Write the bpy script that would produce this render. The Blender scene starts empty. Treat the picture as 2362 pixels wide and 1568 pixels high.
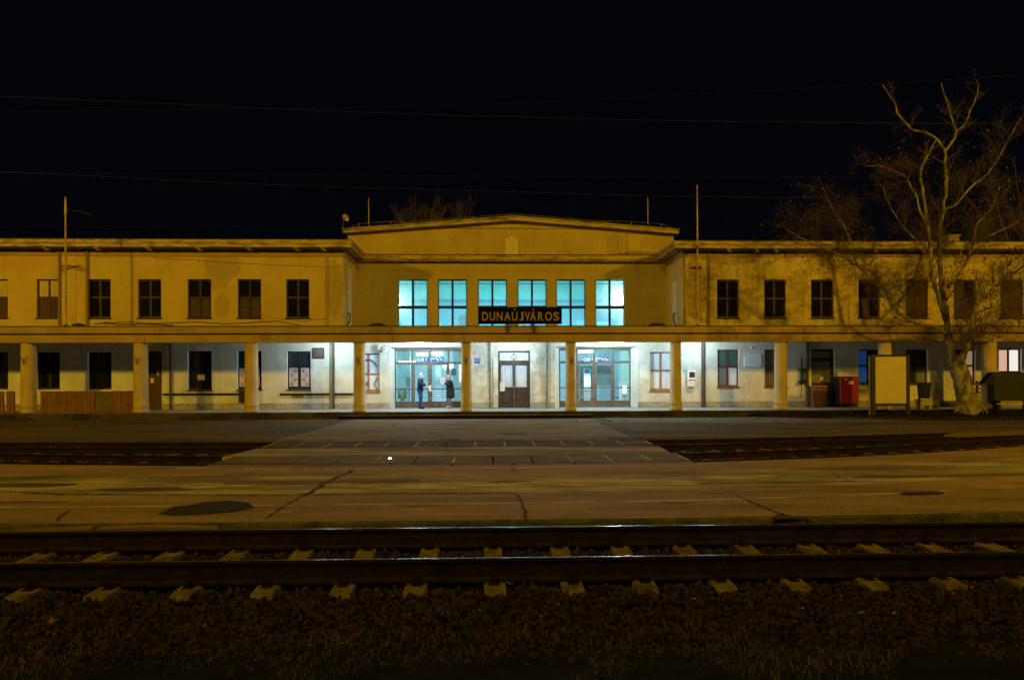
import bpy, math, random
import numpy as np
from mathutils import Vector, Matrix, Quaternion, noise as mnoise

random.seed(7); np.random.seed(7)
C = bpy.context.scene
COL = C.collection
# ------------------------------------------------------------------ camera
F, CX, HY = 1640.0, 1180.5, 862.0          # focal length, centre and horizon, measured on a 2361 px wide view
YAW, ROLL = math.radians(1.82), 0.003
CAM = Vector((0.0, -35.0, 1.69))           # porch floor is z = 0, wing wall front is y = 0
R0 = Vector((math.cos(YAW), -math.sin(YAW), 0)); F0 = Vector((math.sin(YAW), math.cos(YAW), 0)); Z0 = Vector((0, 0, 1))
cd = bpy.data.cameras.new('camera'); cam = bpy.data.objects.new('camera', cd); COL.objects.link(cam)
cr, sr = math.cos(ROLL), math.sin(ROLL)
X_, Y_, Z_ = R0*cr - Z0*sr, R0*sr + Z0*cr, -F0
cam.matrix_world = Matrix(((X_.x, Y_.x, Z_.x, CAM.x), (X_.y, Y_.y, Z_.y, CAM.y), (X_.z, Y_.z, Z_.z, CAM.z), (0, 0, 0, 1)))
cd.sensor_fit = 'HORIZONTAL'; cd.sensor_width = 36; cd.lens = 36*F/2361; cd.shift_y = (HY-784)/2361
cd.clip_start = 0.1; cd.clip_end = 900
C.camera = cam

# ------------------------------------------------------------------ world and lights
w = bpy.data.worlds.new('World'); C.world = w; w.use_nodes = True
nt = w.node_tree; bg = nt.nodes['Background']
sky = nt.nodes.new('ShaderNodeTexSky'); sky.sky_type = 'NISHITA'; sky.sun_disc = False
sky.sun_elevation = math.radians(-4.0); sky.sun_rotation = math.radians(30)
mx = nt.nodes.new('ShaderNodeMix'); mx.data_type = 'RGBA'; mx.blend_type = 'ADD'; mx.inputs[0].default_value = 1
sc_ = nt.nodes.new('ShaderNodeMix'); sc_.data_type = 'RGBA'; sc_.blend_type = 'MULTIPLY'; sc_.inputs[0].default_value = 1
nt.links.new(sky.outputs[0], sc_.inputs[6]); sc_.inputs[7].default_value = (.002, .002, .002, 1)
nt.links.new(sc_.outputs[2], mx.inputs[6]); mx.inputs[7].default_value = (.0007, .0011, .0022, 1)
nt.links.new(mx.outputs[2], bg.inputs[0]); bg.inputs[1].default_value = 1.0
C.view_settings.view_transform = 'Standard'; C.view_settings.look = 'None'
C.view_settings.exposure = 0.0; C.view_settings.gamma = 1.0
C.render.engine = 'CYCLES'
C.cycles.use_denoising = True
try: C.cycles.denoiser = 'OPENIMAGEDENOISE'
except Exception: pass
C.cycles.max_bounces = 8; C.cycles.transparent_max_bounces = 16; C.cycles.caustics_reflective = False; C.cycles.caustics_refractive = False
C.cycles.sample_clamp_indirect = 4.0

def lamp(name, kind, loc, power, col, aim=None, size=.2, angle=70, blend=.6, sx=1, sy=1):
    l = bpy.data.lights.new(name, kind); l.energy = power; l.color = col
    if kind == 'AREA': l.shape = 'RECTANGLE'; l.size = sx; l.size_y = sy
    else: l.shadow_soft_size = size
    if kind == 'SPOT': l.spot_size = math.radians(angle); l.spot_blend = blend
    o = bpy.data.objects.new(name, l); COL.objects.link(o); o.location = loc
    if aim is not None: o.rotation_euler = (Vector(aim)-Vector(loc)).to_track_quat('-Z', 'Y').to_euler()
    return o
SOD = (1.0, .74, .035); SODO = (1.0, .555, .022)
# sodium yard lamps on tall masts behind and to both sides of the viewpoint
lamp('yard_lamp', 'SPOT', (1, -52, 23), 12800, SOD, (0, -3, 3.5), .25, 84, .75)
lamp('yard_lamp', 'SPOT', (-37, -34, 17), 27500, SODO, (-8, -4, 3), .7, 88, .7)
lamp('yard_lamp', 'SPOT', (33, -34, 17.5), 26500, SODO, (9, -4, 3), .5, 88, .7)
# cool white tube lamps under the canopy; weaker ones added to spread their light
WHT = (.76, 1.0, 1.1)
PORCH = [(-7.6, 160), (-3.3, 380), (1.2, 170), (5.8, 380), (10.2, 150)]
for x_, p_ in PORCH: lamp('porch_light', 'POINT', (x_, -1.35, 3.14), p_, WHT, size=.09)
# hall and vestibule fluorescents
lamp('hall_light', 'AREA', (1.2, 9.5, 8.0), 1750, (.74, 1.0, 1.1), (1.2, 9.6, 0), sx=14, sy=6)
lamp('vestibule_light', 'AREA', (-3.2, 2.2, 3.2), 60, (.95, .98, 1.0), (-3.2, 2.3, 0), sx=3.0, sy=.4)
lamp('vestibule_light', 'AREA', (5.3, 2.2, 3.2), 60, (.95, .98, 1.0), (5.3, 2.3, 0), sx=3.0, sy=.4)

# ------------------------------------------------------------------ measuring helpers
RAYR, RAYF, RAYZ, RAYC, RAYS = R0.copy(), F0.copy(), Z0.copy(), cr, sr
def ray(px, py):
    u, v = px-CX, HY-py
    a, b = u*RAYC+v*RAYS, -u*RAYS+v*RAYC
    return RAYF*F + RAYR*a + RAYZ*b
def PY(px, py, Y):                      # a measured point on an upright plane y = Y
    d = ray(px, py); t = (Y-CAM.y)/d.y
    return (CAM.x+d.x*t, CAM.z+d.z*t)
def PG(px, py, z):                      # a measured point on level ground
    d = ray(px, py); t = (z-CAM.z)/d.z
    return (CAM.x+d.x*t, CAM.y+d.y*t)
def RC(x0, x1, y0, y1, Y):              # measured rectangle -> X0,X1,Z0,Z1
    ym, xm = (y0+y1)/2, (x0+x1)/2
    return (PY(x0, ym, Y)[0], PY(x1, ym, Y)[0], PY(xm, y1, Y)[1], PY(xm, y0, Y)[1])

# ------------------------------------------------------------------ object helpers
def tag(o, label=None, cat=None, group=None, kind=None):
    if label: o['label'] = label
    if cat: o['category'] = cat
    if group: o['group'] = group
    if kind: o['kind'] = kind
    return o
def thing(name, label, cat, loc=(0, 0, 0), group=None):
    o = bpy.data.objects.new(name, None); COL.objects.link(o); o.location = loc; o.empty_display_size = .2
    return tag(o, label, cat, group)
def wloc(o):
    v = Vector((0, 0, 0))
    while o is not None: v += o.location; o = o.parent
    return v
class MB:
    def __init__(s): s.v = []; s.f = []; s.m = []; s.mi = 0
    def add(s, vs, fs):
        n = len(s.v); s.v += [tuple(p) for p in vs]; s.f += [tuple(i+n for i in f) for f in fs]; s.m += [s.mi]*len(fs)
    def box(s, x0, x1, y0, y1, z0, z1):
        if x1 < x0: x0, x1 = x1, x0
        s.add([(x0,y0,z0),(x1,y0,z0),(x1,y1,z0),(x0,y1,z0),(x0,y0,z1),(x1,y0,z1),(x1,y1,z1),(x0,y1,z1)],
              [(0,3,2,1),(4,5,6,7),(0,1,5,4),(1,2,6,5),(2,3,7,6),(3,0,4,7)])
        return s
    def bbox(s, x0, x1, y0, y1, z0, z1, b=.01):   # box with chamfered front edges
        s.box(x0, x1, y0+b, y1, z0, z1)
        s.add([(x0+b,y0,z0+b),(x1-b,y0,z0+b),(x1-b,y0,z1-b),(x0+b,y0,z1-b),(x0,y0+b,z0),(x1,y0+b,z0),(x1,y0+b,z1),(x0,y0+b,z1)],
              [(0,1,2,3),(4,5,1,0),(5,6,2,1),(6,7,3,2),(7,4,0,3)])
        return s
    def prism(s, poly, y0, y1):                   # polygon in XZ, extruded along Y
        n = len(poly)
        s.add([(x,y0,z) for x,z in poly]+[(x,y1,z) for x,z in poly],
              [tuple(range(n)), tuple(reversed(range(n,2*n)))]+[(i,i+n,(i+1)%n+n,(i+1)%n) for i in range(n)])
        return s
    def slab(s, poly, z0, z1):                    # polygon in XY, extruded along Z
        n = len(poly)
        s.add([(x,y,z0) for x,y in poly]+[(x,y,z1) for x,y in poly],
              [tuple(reversed(range(n))), tuple(range(n,2*n))]+[(i,(i+1)%n,(i+1)%n+n,i+n) for i in range(n)])
        return s
    def tube(s, pts, rad, n=8, cap=True):
        pts = [Vector(p) for p in pts]
        if not isinstance(rad, (list, tuple)): rad = [rad]*len(pts)
        base = len(s.v); up = None
        for i, p in enumerate(pts):
            d = (pts[min(i+1, len(pts)-1)]-pts[max(i-1, 0)])
            if d.length < 1e-9: d = Vector((0, 0, 1))
            d.normalize()
            if up is None: up = d.orthogonal().normalized()
            a = up - d*up.dot(d)
            a = a.normalized() if a.length > 1e-6 else d.orthogonal().normalized()
            up = a; b = d.cross(a)
            for k in range(n):
                t = 2*math.pi*k/n; q = p + (a*math.cos(t)+b*math.sin(t))*rad[i]
                s.v.append((q.x, q.y, q.z))
        for i in range(len(pts)-1):
            for k in range(n):
                s.f.append((base+i*n+k, base+i*n+(k+1)%n, base+(i+1)*n+(k+1)%n, base+(i+1)*n+k)); s.m.append(s.mi)
        if cap:
            s.f.append(tuple(base+k for k in reversed(range(n)))); s.m.append(s.mi)
            e = base+(len(pts)-1)*n; s.f.append(tuple(e+k for k in range(n))); s.m.append(s.mi)
        return s
    def lathe(s, cx, cy, prof, n=24):
        return s.ring([(cx, cy)]*len(prof), prof, n)
    def ring(s, cs, prof, n):
        base = len(s.v)
        for (cx, cy), (r, z) in zip(cs, prof):
            for k in range(n):
                t = 2*math.pi*k/n; s.v.append((cx+r*math.cos(t), cy+r*math.sin(t), z))
        for i in range(len(prof)-1):
            for k in range(n):
                s.f.append((base+i*n+k, base+i*n+(k+1)%n, base+(i+1)*n+(k+1)%n, base+(i+1)*n+k)); s.m.append(s.mi)
        s.f.append(tuple(base+k for k in reversed(range(n)))); s.m.append(s.mi)
        e = base+(len(prof)-1)*n; s.f.append(tuple(e+k for k in range(n))); s.m.append(s.mi)
        return s
    def ellip(s, c, r, n=12, m=8):
        prof = []
        base = len(s.v)
        for j in range(m+1):
            ph = math.pi*j/m
            for k in range(n):
                t = 2*math.pi*k/n
                s.v.append((c[0]+r[0]*math.sin(ph)*math.cos(t), c[1]+r[1]*math.sin(ph)*math.sin(t), c[2]-r[2]*math.cos(ph)))
        for j in range(m):
            for k in range(n):
                s.f.append((base+j*n+k, base+j*n+(k+1)%n, base+(j+1)*n+(k+1)%n, base+(j+1)*n+k)); s.m.append(s.mi)
        return s
    def cut(s):
        if not hasattr(s, 'cuts'): s.cuts = []
        if s.f: s.cuts.append((len(s.v), len(s.f)))
        return s
    def build_each(s, name, mat, parent=None, smooth=False):
        s.cut(); a = (0, 0); out = []
        for b in s.cuts:
            if b == a: continue
            q = MB(); q.v = s.v[a[0]:b[0]]; q.f = [tuple(i-a[0] for i in f) for f in s.f[a[1]:b[1]]]; q.m = s.m[a[1]:b[1]]
            out.append(q.build(name, mat, parent, smooth)); a = b
        return out
    def build(s, name, mat, parent=None, smooth=False):
        off = wloc(parent) if parent is not None else Vector((0, 0, 0))
        me = bpy.data.meshes.new(name)
        me.from_pydata([(x-off.x, y-off.y, z-off.z) for x, y, z in s.v], [], s.f)
        for mm in (mat if isinstance(mat, (list, tuple)) else [mat]): me.materials.append(mm)
        if isinstance(mat, (list, tuple)): me.polygons.foreach_set('material_index', s.m)
        if smooth: me.polygons.foreach_set('use_smooth', [True]*len(s.f))
        me.update()
        o = bpy.data.objects.new(name, me); COL.objects.link(o)
        if parent is not None: o.parent = parent
        return o
def struct(mb, name, mat, **k): return tag(mb.build(name, mat, **k), kind='structure')
def copy_tree(o, parent=None, dloc=None):
    c = o.copy(); COL.objects.link(c); c.parent = parent
    if dloc is not None: c.location = o.location + Vector(dloc)
    for ch in list(o.children):
        copy_tree(ch, c)
    return c

# ------------------------------------------------------------------ materials
def mat(name, col, rough=.85, col2=None, scale=1.5, mixlo=.4, mixhi=.62, fine=.12, fscale=25, bump=.3, bdist=.01, metal=0, spec=.3, coat=0, stretch=None, marks=(), emis=None, layers=()):
    m = bpy.data.materials.new(name); m.use_nodes = True; t = m.node_tree; N = t.nodes; L = t.links
    b = N['Principled BSDF']; b.inputs['Roughness'].default_value = rough; b.inputs['Metallic'].default_value = metal
    b.inputs['Specular IOR Level'].default_value = spec
    if emis: b.inputs['Emission Color'].default_value = (*emis[0], 1); b.inputs['Emission Strength'].default_value = emis[1]
    g = N.new('ShaderNodeNewGeometry'); src = g.outputs['Position']
    if stretch:
        mp = N.new('ShaderNodeMapping'); mp.inputs['Scale'].default_value = stretch; L.new(src, mp.inputs[0]); src2 = mp.outputs[0]
    else: src2 = src
    c = None
    if col2 is not None:
        n1 = N.new('ShaderNodeTexNoise'); n1.inputs['Scale'].default_value = scale; n1.inputs['Detail'].default_value = 7; n1.inputs['Roughness'].default_value = .62; L.new(src2, n1.inputs['Vector'])
        r = N.new('ShaderNodeMapRange'); r.inputs[1].default_value = mixlo; r.inputs[2].default_value = mixhi; L.new(n1.outputs[0], r.inputs[0])
        x = N.new('ShaderNodeMix'); x.data_type = 'RGBA'; L.new(r.outputs[0], x.inputs[0]); x.inputs[6].default_value = (*col, 1); x.inputs[7].default_value = (*col2, 1); c = x.outputs[2]
    for (lc, ls, lo_, hi_, lst, la) in layers:          # further wear: streaks, drips, repairs
        mp3 = N.new('ShaderNodeMapping'); mp3.inputs['Scale'].default_value = lst; mp3.inputs['Location'].default_value = (ls*3.1, 1.7, ls); L.new(src, mp3.inputs[0])
        n3 = N.new('ShaderNodeTexNoise'); n3.inputs['Scale'].default_value = ls; n3.inputs['Detail'].default_value = 8; n3.inputs['Roughness'].default_value = .68; n3.inputs['Distortion'].default_value = .4; L.new(mp3.outputs[0], n3.inputs['Vector'])
        r3 = N.new('ShaderNodeMapRange'); r3.inputs[1].default_value = lo_; r3.inputs[2].default_value = hi_; r3.inputs[4].default_value = la; L.new(n3.outputs[0], r3.inputs[0])
        x3 = N.new('ShaderNodeMix'); x3.data_type = 'RGBA'; L.new(r3.outputs[0], x3.inputs[0])
        if c is not None: L.new(c, x3.inputs[6])
        else: x3.inputs[6].default_value = (*col, 1)
        x3.inputs[7].default_value = (*lc, 1); c = x3.outputs[2]
    for (cx, cy, cz, rx, ry, rz, mc, amt) in marks:     # a stain or patch with a shape of its own
        sb = N.new('ShaderNodeVectorMath'); sb.operation = 'SUBTRACT'; L.new(src, sb.inputs[0]); sb.inputs[1].default_value = (cx, cy, cz)
        dv = N.new('ShaderNodeVectorMath'); dv.operation = 'DIVIDE'; L.new(sb.outputs[0], dv.inputs[0]); dv.inputs[1].default_value = (rx, ry, rz)
        ln = N.new('ShaderNodeVectorMath'); ln.operation = 'LENGTH'; L.new(dv.outputs[0], ln.inputs[0])
        nn = N.new('ShaderNodeTexNoise'); nn.inputs['Scale'].default_value = 3.0/max(.5, min(rx, rz)*1.6); nn.inputs['Detail'].default_value = 5; L.new(src, nn.inputs['Vector'])
        ad = N.new('ShaderNodeMath'); ad.operation = 'MULTIPLY_ADD'; L.new(nn.outputs[0], ad.inputs[0]); ad.inputs[1].default_value = 1.1; L.new(ln.outputs['Value'], ad.inputs[2])
        r = N.new('ShaderNodeMapRange'); r.inputs[1].default_value = 1.50; r.inputs[2].default_value = 1.42; r.inputs[3].default_value = 0; r.inputs[4].default_value = amt; L.new(ad.outputs[0], r.inputs[0])
        x = N.new('ShaderNodeMix'); x.data_type = 'RGBA'; L.new(r.outputs[0], x.inputs[0])
        if c is not None: L.new(c, x.inputs[6])
        else: x.inputs[6].default_value = (*col, 1)
        x.inputs[7].default_value = (*mc, 1); c = x.outputs[2]
    n2 = N.new('ShaderNodeTexNoise'); n2.inputs['Scale'].default_value = fscale; n2.inputs['Detail'].default_value = 4; L.new(src, n2.inputs['Vector'])
    r2 = N.new('ShaderNodeMapRange'); r2.inputs[1].default_value = .25; r2.inputs[2].default_value = .75; r2.inputs[3].default_value = 1-fine; r2.inputs[4].default_value = 1+fine; L.new(n2.outputs[0], r2.inputs[0])
    vm = N.new('ShaderNodeVectorMath'); vm.operation = 'SCALE'; L.new(r2.outputs[0], vm.inputs['Scale'])
    if c is not None: L.new(c, vm.inputs[0])
    else: vm.inputs[0].default_value = col
    L.new(vm.outputs[0], b.inputs['Base Color'])
    if bump:
        bp = N.new('ShaderNodeBump'); bp.inputs['Strength'].default_value = bump; bp.inputs['Distance'].default_value = bdist; L.new(n2.outputs[0], bp.inputs['Height']); L.new(bp.outputs[0], b.inputs['Normal'])
    return m
def glass(name, tint, clear=.75, film=(.8, .85, .85), rough=.03, fvar=.15, fscale=3):
    m = bpy.data.materials.new(name); m.use_nodes = True; t = m.node_tree; N = t.nodes; L = t.links
    N.remove(N['Principled BSDF']); out = N['Material Output']
    tr = N.new('ShaderNodeBsdfTransparent'); tr.inputs[0].default_value = (*tint, 1)
    tl = N.new('ShaderNodeBsdfTranslucent'); tl.inputs[0].default_value = (*film, 1)
    df = N.new('ShaderNodeBsdfDiffuse'); df.inputs[0].default_value = (*film, 1)
    gl = N.new('ShaderNodeBsdfGlossy'); gl.inputs['Roughness'].default_value = rough
    a = N.new('ShaderNodeMixShader'); a.inputs[0].default_value = .15; L.new(tl.outputs[0], a.inputs[1]); L.new(df.outputs[0], a.inputs[2])
    g = N.new('ShaderNodeNewGeometry'); nn = N.new('ShaderNodeTexNoise'); nn.inputs['Scale'].default_value = fscale; nn.inputs['Detail'].default_value = 6; L.new(g.outputs['Position'], nn.inputs['Vector'])
    r = N.new('ShaderNodeMapRange'); r.inputs[1].default_value = .3; r.inputs[2].default_value = .7; r.inputs[3].default_value = max(0, 1-clear-fvar); r.inputs[4].default_value = 1-clear+fvar; L.new(nn.outputs[0], r.inputs[0])
    b = N.new('ShaderNodeMixShader'); L.new(r.outputs[0], b.inputs[0]); L.new(tr.outputs[0], b.inputs[1]); L.new(a.outputs[0], b.inputs[2])
    c = N.new('ShaderNodeMixShader'); fr = N.new('ShaderNodeFresnel'); fr.inputs[0].default_value = 1.45; L.new(fr.outputs[0], c.inputs[0]); L.new(b.outputs[0], c.inputs[1]); L.new(gl.outputs[0], c.inputs[2])
    L.new(c.outputs[0], out.inputs[0]); return m
def emit(name, col, s):
    m = bpy.data.materials.new(name); m.use_nodes = True; b = m.node_tree.nodes['Principled BSDF']
    b.inputs['Base Color'].default_value = (*[min(1, c) for c in col], 1); b.inputs['Emission Color'].default_value = (*col, 1); b.inputs['Emission Strength'].default_value = s
    return m

def xz(px, py, Y=0): return PY(px, py, Y)
mk = []
def mark(px, py, rpx, rpy, col, amt=.6, Y=0):
    X, Z = PY(px, py, Y); k = (Y+35)/F
    return (X, Y, Z, rpx*k, 9.0, rpy*k, col, amt)
OCH = (.56, .43, .17); OCH2 = (.47, .35, .13)
M = {}
M['wall_l'] = mat('ochre_plaster', OCH, .9, OCH2, .5, .42, .7, .06, 30, .25, .006, marks=[
    mark(515, 612, 46, 36, (.36, .29, .13), .75), mark(500, 640, 30, 30, (.36, .29, .13), .6), mark(512, 706, 19, 32, (.40, .31, .12), .8),
    mark(770, 665, 22, 70, (.30, .24, .12), .5), mark(30, 600, 120, 22, (.48, .31, .10), .5), mark(660, 760, 60, 8, (.3, .2, .08), .5)], layers=[((.33, .25, .10), 1.6, .56, .72, (3.0, 3.0, .16), .55), ((.62, .50, .22), .8, .55, .7, (1, 1, 1), .4)])
M['wall_r'] = mat('stained_ochre_plaster', (.57, .45, .19), .92, (.25, .17, .08), 1.8, .47, .68, .18, 9, .7, .02, stretch=(1, 1, 1.6), marks=[
    mark(1800, 625, 50, 22, (.62, .5, .22), .7), mark(1745, 690, 26, 40, (.6, .47, .2), .5), mark(1605, 670, 26, 80, (.22, .15, .07), .55), mark(1690, 600, 60, 14, (.24, .17, .08), .5), mark(1840, 660, 30, 40, (.3, .2, .09), .4)], layers=[((.16, .11, .05), 1.4, .54, .70, (3.4, 3.4, .22), .7), ((.64, .52, .24), 1.3, .58, .68, (1, 1, 1.4), .6)])
M['wall_s'] = mat('brightened_return_plaster', (.70, .58, .28), .9, (.60, .47, .2), .8, layers=[((.45, .34, .15), 1.6, .55, .75, (2.6, 2.6, .14), .5)])  # return walls coloured paler to stand in for the light falling on them
M['wall_c'] = mat('hall_front_plaster', (.50, .39, .16), .9, (.42, .32, .13), .6, .4, .7, .06, 30, .2, .005, layers=[((.28, .22, .09), 1.5, .55, .75, (2.6, 2.6, .14), .5)])
M['gable'] = mat('gable_plaster', (.55, .43, .18), .9, (.45, .33, .12), .7, .4, .66, .06, 26, .25, .006, marks=[mark(1420, 565, 22, 34, (.3, .22, .1), .35, 3.4), mark(1520, 560, 45, 22, (.3, .23, .11), .35, 3.4), mark(1470, 588, 60, 8, (.14, .1, .05), .6, 3.4)], layers=[((.30, .22, .09), 1.5, .53, .72, (2.4, 2.4, .2), .55)])
M['wall_g'] = mat('cream_plaster', (.64, .64, .57), .9, (.48, .47, .41), 1.4, .42, .72, .10, 14, .5, .012, layers=[((.36, .34, .28), 1.2, .52, .72, (2.4, 2.4, .25), .55), ((.74, .72, .66), 2.5, .58, .66, (1, 1, 1), .5)])
M['wall_old'] = mat('flaking_plaster', (.66, .64, .56), .92, (.44, .42, .34), 2.2, .38, .62, .18, 9, .9, .03, layers=[((.32, .28, .20), 2.6, .54, .66, (1, 1, .7), .7), ((.8, .78, .70), 2.2, .56, .62, (1, 1, .8), .6)])
M['plinth'] = mat('plinth_render', (.40, .36, .29), .9, (.26, .23, .19), 2.5, .4, .62, .2, 18, .7, .02)
M['trim'] = mat('eave_plaster', (.52, .40, .17), .9, (.16, .11, .06), 2.2, .44, .66, .14, 16, .6, .02, stretch=(.6, 1, 3))
M['canopy'] = mat('canopy_plaster', (.38, .27, .12), .9, (.29, .20, .09), .7, .4, .66, .07, 20, .25, .008, marks=[mark(880, 762, 34, 9, (.18, .12, .06), .6, -2.95), mark(612, 777, 16, 12, (.2, .13, .07), .6, -2.95), mark(395, 762, 40, 5, (.26, .17, .08), .5, -2.95), mark(1240, 778, 60, 8, (.28, .2, .1), .5, -2.95)], layers=[((.22, .15, .07), 1.5, .55, .75, (1.2, 1.2, .5), .5)])
M['canopy_r'] = mat('stained_canopy_plaster', (.38, .27, .12), .9, (.20, .13, .06), .9, .42, .62, .12, 14, .4, .012, marks=[mark(1530, 762, 34, 9, (.14, .1, .05), .6, -2.95)], layers=[((.10, .07, .035), 1.6, .54, .68, (1.1, 1.1, .7), .7)])
M['frieze'] = mat('brown_frieze_plaster', (.40, .27, .10), .9, (.34, .22, .08), .8, fine=.08)
M['column'] = mat('column_plaster', (.46, .36, .16), .88, (.38, .28, .12), 2, .4, .7, .07, 20, .25, .006, layers=[((.30, .22, .10), 1.6, .54, .75, (3, 3, .3), .5)])
M['ceil'] = mat('canopy_ceiling', (.70, .70, .62), .9, (.6, .58, .5), 1)
M['floor'] = mat('porch_paving', (.34, .35, .33), .7, (.25, .26, .25), 1.5, .4, .6, .1, 22, .2)
M['metal_dk'] = mat('dark_metal', (.03, .028, .03), .55, bump=.1, spec=.4)
M['gutter'] = mat('gutter_tin', (.035, .028, .02), .6, bump=.1)
M['roof'] = mat('roof_felt', (.05, .048, .045), .9)
M['wood'] = mat('brown_window_wood', (.075, .036, .02), .6, (.045, .022, .013), 4, bump=.2)
M['wood_red'] = mat('red_brown_wood', (.22, .05, .035), .55, (.14, .035, .025), 4, bump=.2)
M['wood_or'] = mat('orange_brown_wood', (.34, .16, .09), .55, (.24, .11, .07), 4, bump=.2)
M['wood_dk'] = mat('dark_window_wood', (.025, .018, .015), .6)
M['steel_fr'] = mat('hall_window_steel', (.012, .016, .022), .5)
M['doorfr'] = mat('grey_brown_door_metal', (.16, .13, .115), .5, (.10, .08, .07), 5, .4, .6, .15, 30)
M['door_br'] = mat('brown_door_wood', (.085, .055, .042), .5, (.06, .038, .03), 3)
M['pane_dk'] = mat('dark_glass', (.008, .009, .011), .06, bump=0, fine=0, spec=.6)
M['pane_bl'] = mat('bluish_glass', (.02, .035, .04), .08, bump=0, fine=0, spec=.6)
M['pane_gn'] = mat('green_blind_glass', (.06, .13, .11), .15, bump=0, fine=.05, spec=.6)
M['pane_gr'] = mat('grey_blind_glass', (.20, .20, .20), .25, bump=0, fine=.05, spec=.5)
M['curtain'] = mat('white_curtain', (.62, .68, .78), .9, bump=.1)
M['curtain_o'] = mat('ochre_curtain', (.50, .44, .30), .9, bump=.1)
M['curtain_d'] = mat('dark_curtain_and_reflection', (.075, .052, .03), .9, bump=.1)
M['hallglass'] = glass('dusty_hall_glass', (.48, .93, 1.0), .80, (.55, .92, .95), .04, .05, 1.2)
M['doorglass'] = glass('door_glass', (.86, .95, 1.0), .86, (.6, .8, .85), .02, .06, 4)
M['navy'] = mat('navy_sign_paint', (.004, .006, .014), .8, bump=0, fine=.03, spec=.04)
M['letters'] = mat('sign_letter_paint', (.27, .19, .075), .6, bump=0, fine=.05)
M['pipe_dk'] = mat('brown_drainpipe', (.07, .05, .035), .55)
M['pipe_ol'] = mat('olive_drainpipe', (.16, .15, .10), .6)
M['pipe_oc'] = mat('ochre_cable', (.28, .17, .07), .7)
M['mast'] = mat('mast_paint', (.50, .40, .28), .6, (.35, .2, .12), 3)
M['white'] = mat('white_paint', (.75, .77, .78), .5, bump=.05)
M['cream'] = mat('cream_board', (.56, .47, .29), .7, (.52, .43, .26), .8, .4, .6, .03, 10, .1)
M['black'] = mat('black_plastic', (.012, .012, .013), .5)
M['red'] = mat('red_enamel', (.26, .014, .006), .5, (.20, .012, .006), 1.5, bump=.05)
M['green'] = mat('green_enamel', (.018, .028, .008), .55, (.015, .02, .007), 2)
M['blue'] = mat('sign_blue', (.03, .09, .45), .5, bump=0)
M['teal'] = mat('teal_wall', (.10, .62, .56), .8, (.09, .56, .52), .5, fine=.03)
M['teal_low'] = mat('grey_blue_wall', (.12, .34, .42), .8, (.10, .28, .36), .7, fine=.05)
M['int_grey'] = mat('interior_grey', (.36, .52, .58), .8, (.26, .42, .5), 1.2)
M['int_dark'] = mat('interior_dark', (.03, .07, .08), .8)
M['int_light'] = mat('interior_pale', (.6, .72, .72), .7)
M['int_green'] = mat('interior_green', (.38, .62, .52), .7)
M['int_floor'] = mat('hall_floor', (.25, .27, .27), .4)
M['dark_room'] = mat('unlit_room', (.02, .02, .02), .9)
M['tube'] = emit('fluorescent_tube', (.95, 1.0, 1.0), 14)
M['tube_soft'] = emit('lit_panel', (.75, .95, 1.0), 2.2)
M['warm_lit'] = emit('warm_lit_room', (1.0, .62, .42), .62)
M['warm_white'] = emit('lit_white_curtain', (1.0, .93, .85), .85)
M['blue_lit'] = emit('blue_lit_room', (.03, .13, .50), .17)
M['tan_lit'] = emit('dim_lit_curtain', (.62, .42, .25), .40)
M['concrete'] = mat('platform_concrete', (.25, .165, .085), .85, (.14, .095, .05), .8, .38, .66, .14, 30, .5, .01, stretch=(.35, 1.6, 1), spec=.06, layers=[((.07, .055, .035), 1.2, .52, .66, (.25, 1.8, 1), .6), ((.27, .22, .14), 2.2, .58, .66, (.5, 1.8, 1), .5)])
M['asphalt'] = mat('platform_asphalt', (.30, .25, .14), .88, (.13, .105, .06), .75, .42, .60, .16, 40, .5, .01, stretch=(.4, 1.5, 1), spec=.06, layers=[((.055, .045, .028), 1.0, .50, .62, (.22, 1.4, 1), .7), ((.30, .26, .16), 1.7, .56, .66, (.4, 1.6, 1), .45), ((.06, .05, .03), 7, .60, .68, (.7, 1.4, 1), .5)])
M['path'] = mat('pale_concrete_path', (.21, .165, .09), .85, (.13, .10, .058), .6, .4, .66, .12, 30, .4, .01, stretch=(.5, 1.5, 1), spec=.06, layers=[((.07, .058, .038), 1.1, .52, .66, (.25, 1.5, 1), .6), ((.05, .04, .03), 6, .60, .68, (.7, 1.4, 1), .5)])
M['asph_dk'] = mat('forecourt_asphalt', (.11, .085, .055), .9, (.055, .043, .03), .6, .4, .62, .16, 24, .5, .012, stretch=(.4, 1.8, 1), spec=.06, layers=[((.12, .095, .06), 1.2, .54, .66, (.2, 1.8, 1), .6)])
M['gravel_gr'] = mat('grey_gravel', (.15, .15, .14), .95, (.08, .085, .06), 2.5, .4, .62, .3, 20, .8, .02, spec=.06)
M['patch'] = mat('asphalt_patch', (.030, .026, .020), .9, (.025, .022, .018), 3, fine=.2, spec=.06)
M['crack'] = mat('crack_dirt', (.02, .016, .012), .95)
M['line'] = mat('worn_white_line', (.36, .33, .25), .8, (.16, .135, .10), 1.6, .42, .60, .2, 20, .2)
M['edge'] = mat('mossy_platform_face', (.085, .08, .055), .95, (.035, .04, .018), 2.2, .4, .6, .3, 14, 1.0, .03, spec=.06)
M['kerb'] = mat('kerb_stone', (.075, .058, .038), .9, (.03, .024, .016), 1.2, .4, .6, .2, 14, .7, .02, stretch=(.6, 1, 1), spec=.06)
M['slabc'] = mat('crossing_slab', (.13, .11, .08), .85, (.08, .068, .05), 1.2, .4, .6, .12, 24, .3, .01, spec=.06)
M['slab_dk'] = mat('dark_crossing_slab', (.075, .065, .05), .88, (.045, .038, .03), 1.4, .4, .6, .15, 24, .4, .01, spec=.06)
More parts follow.
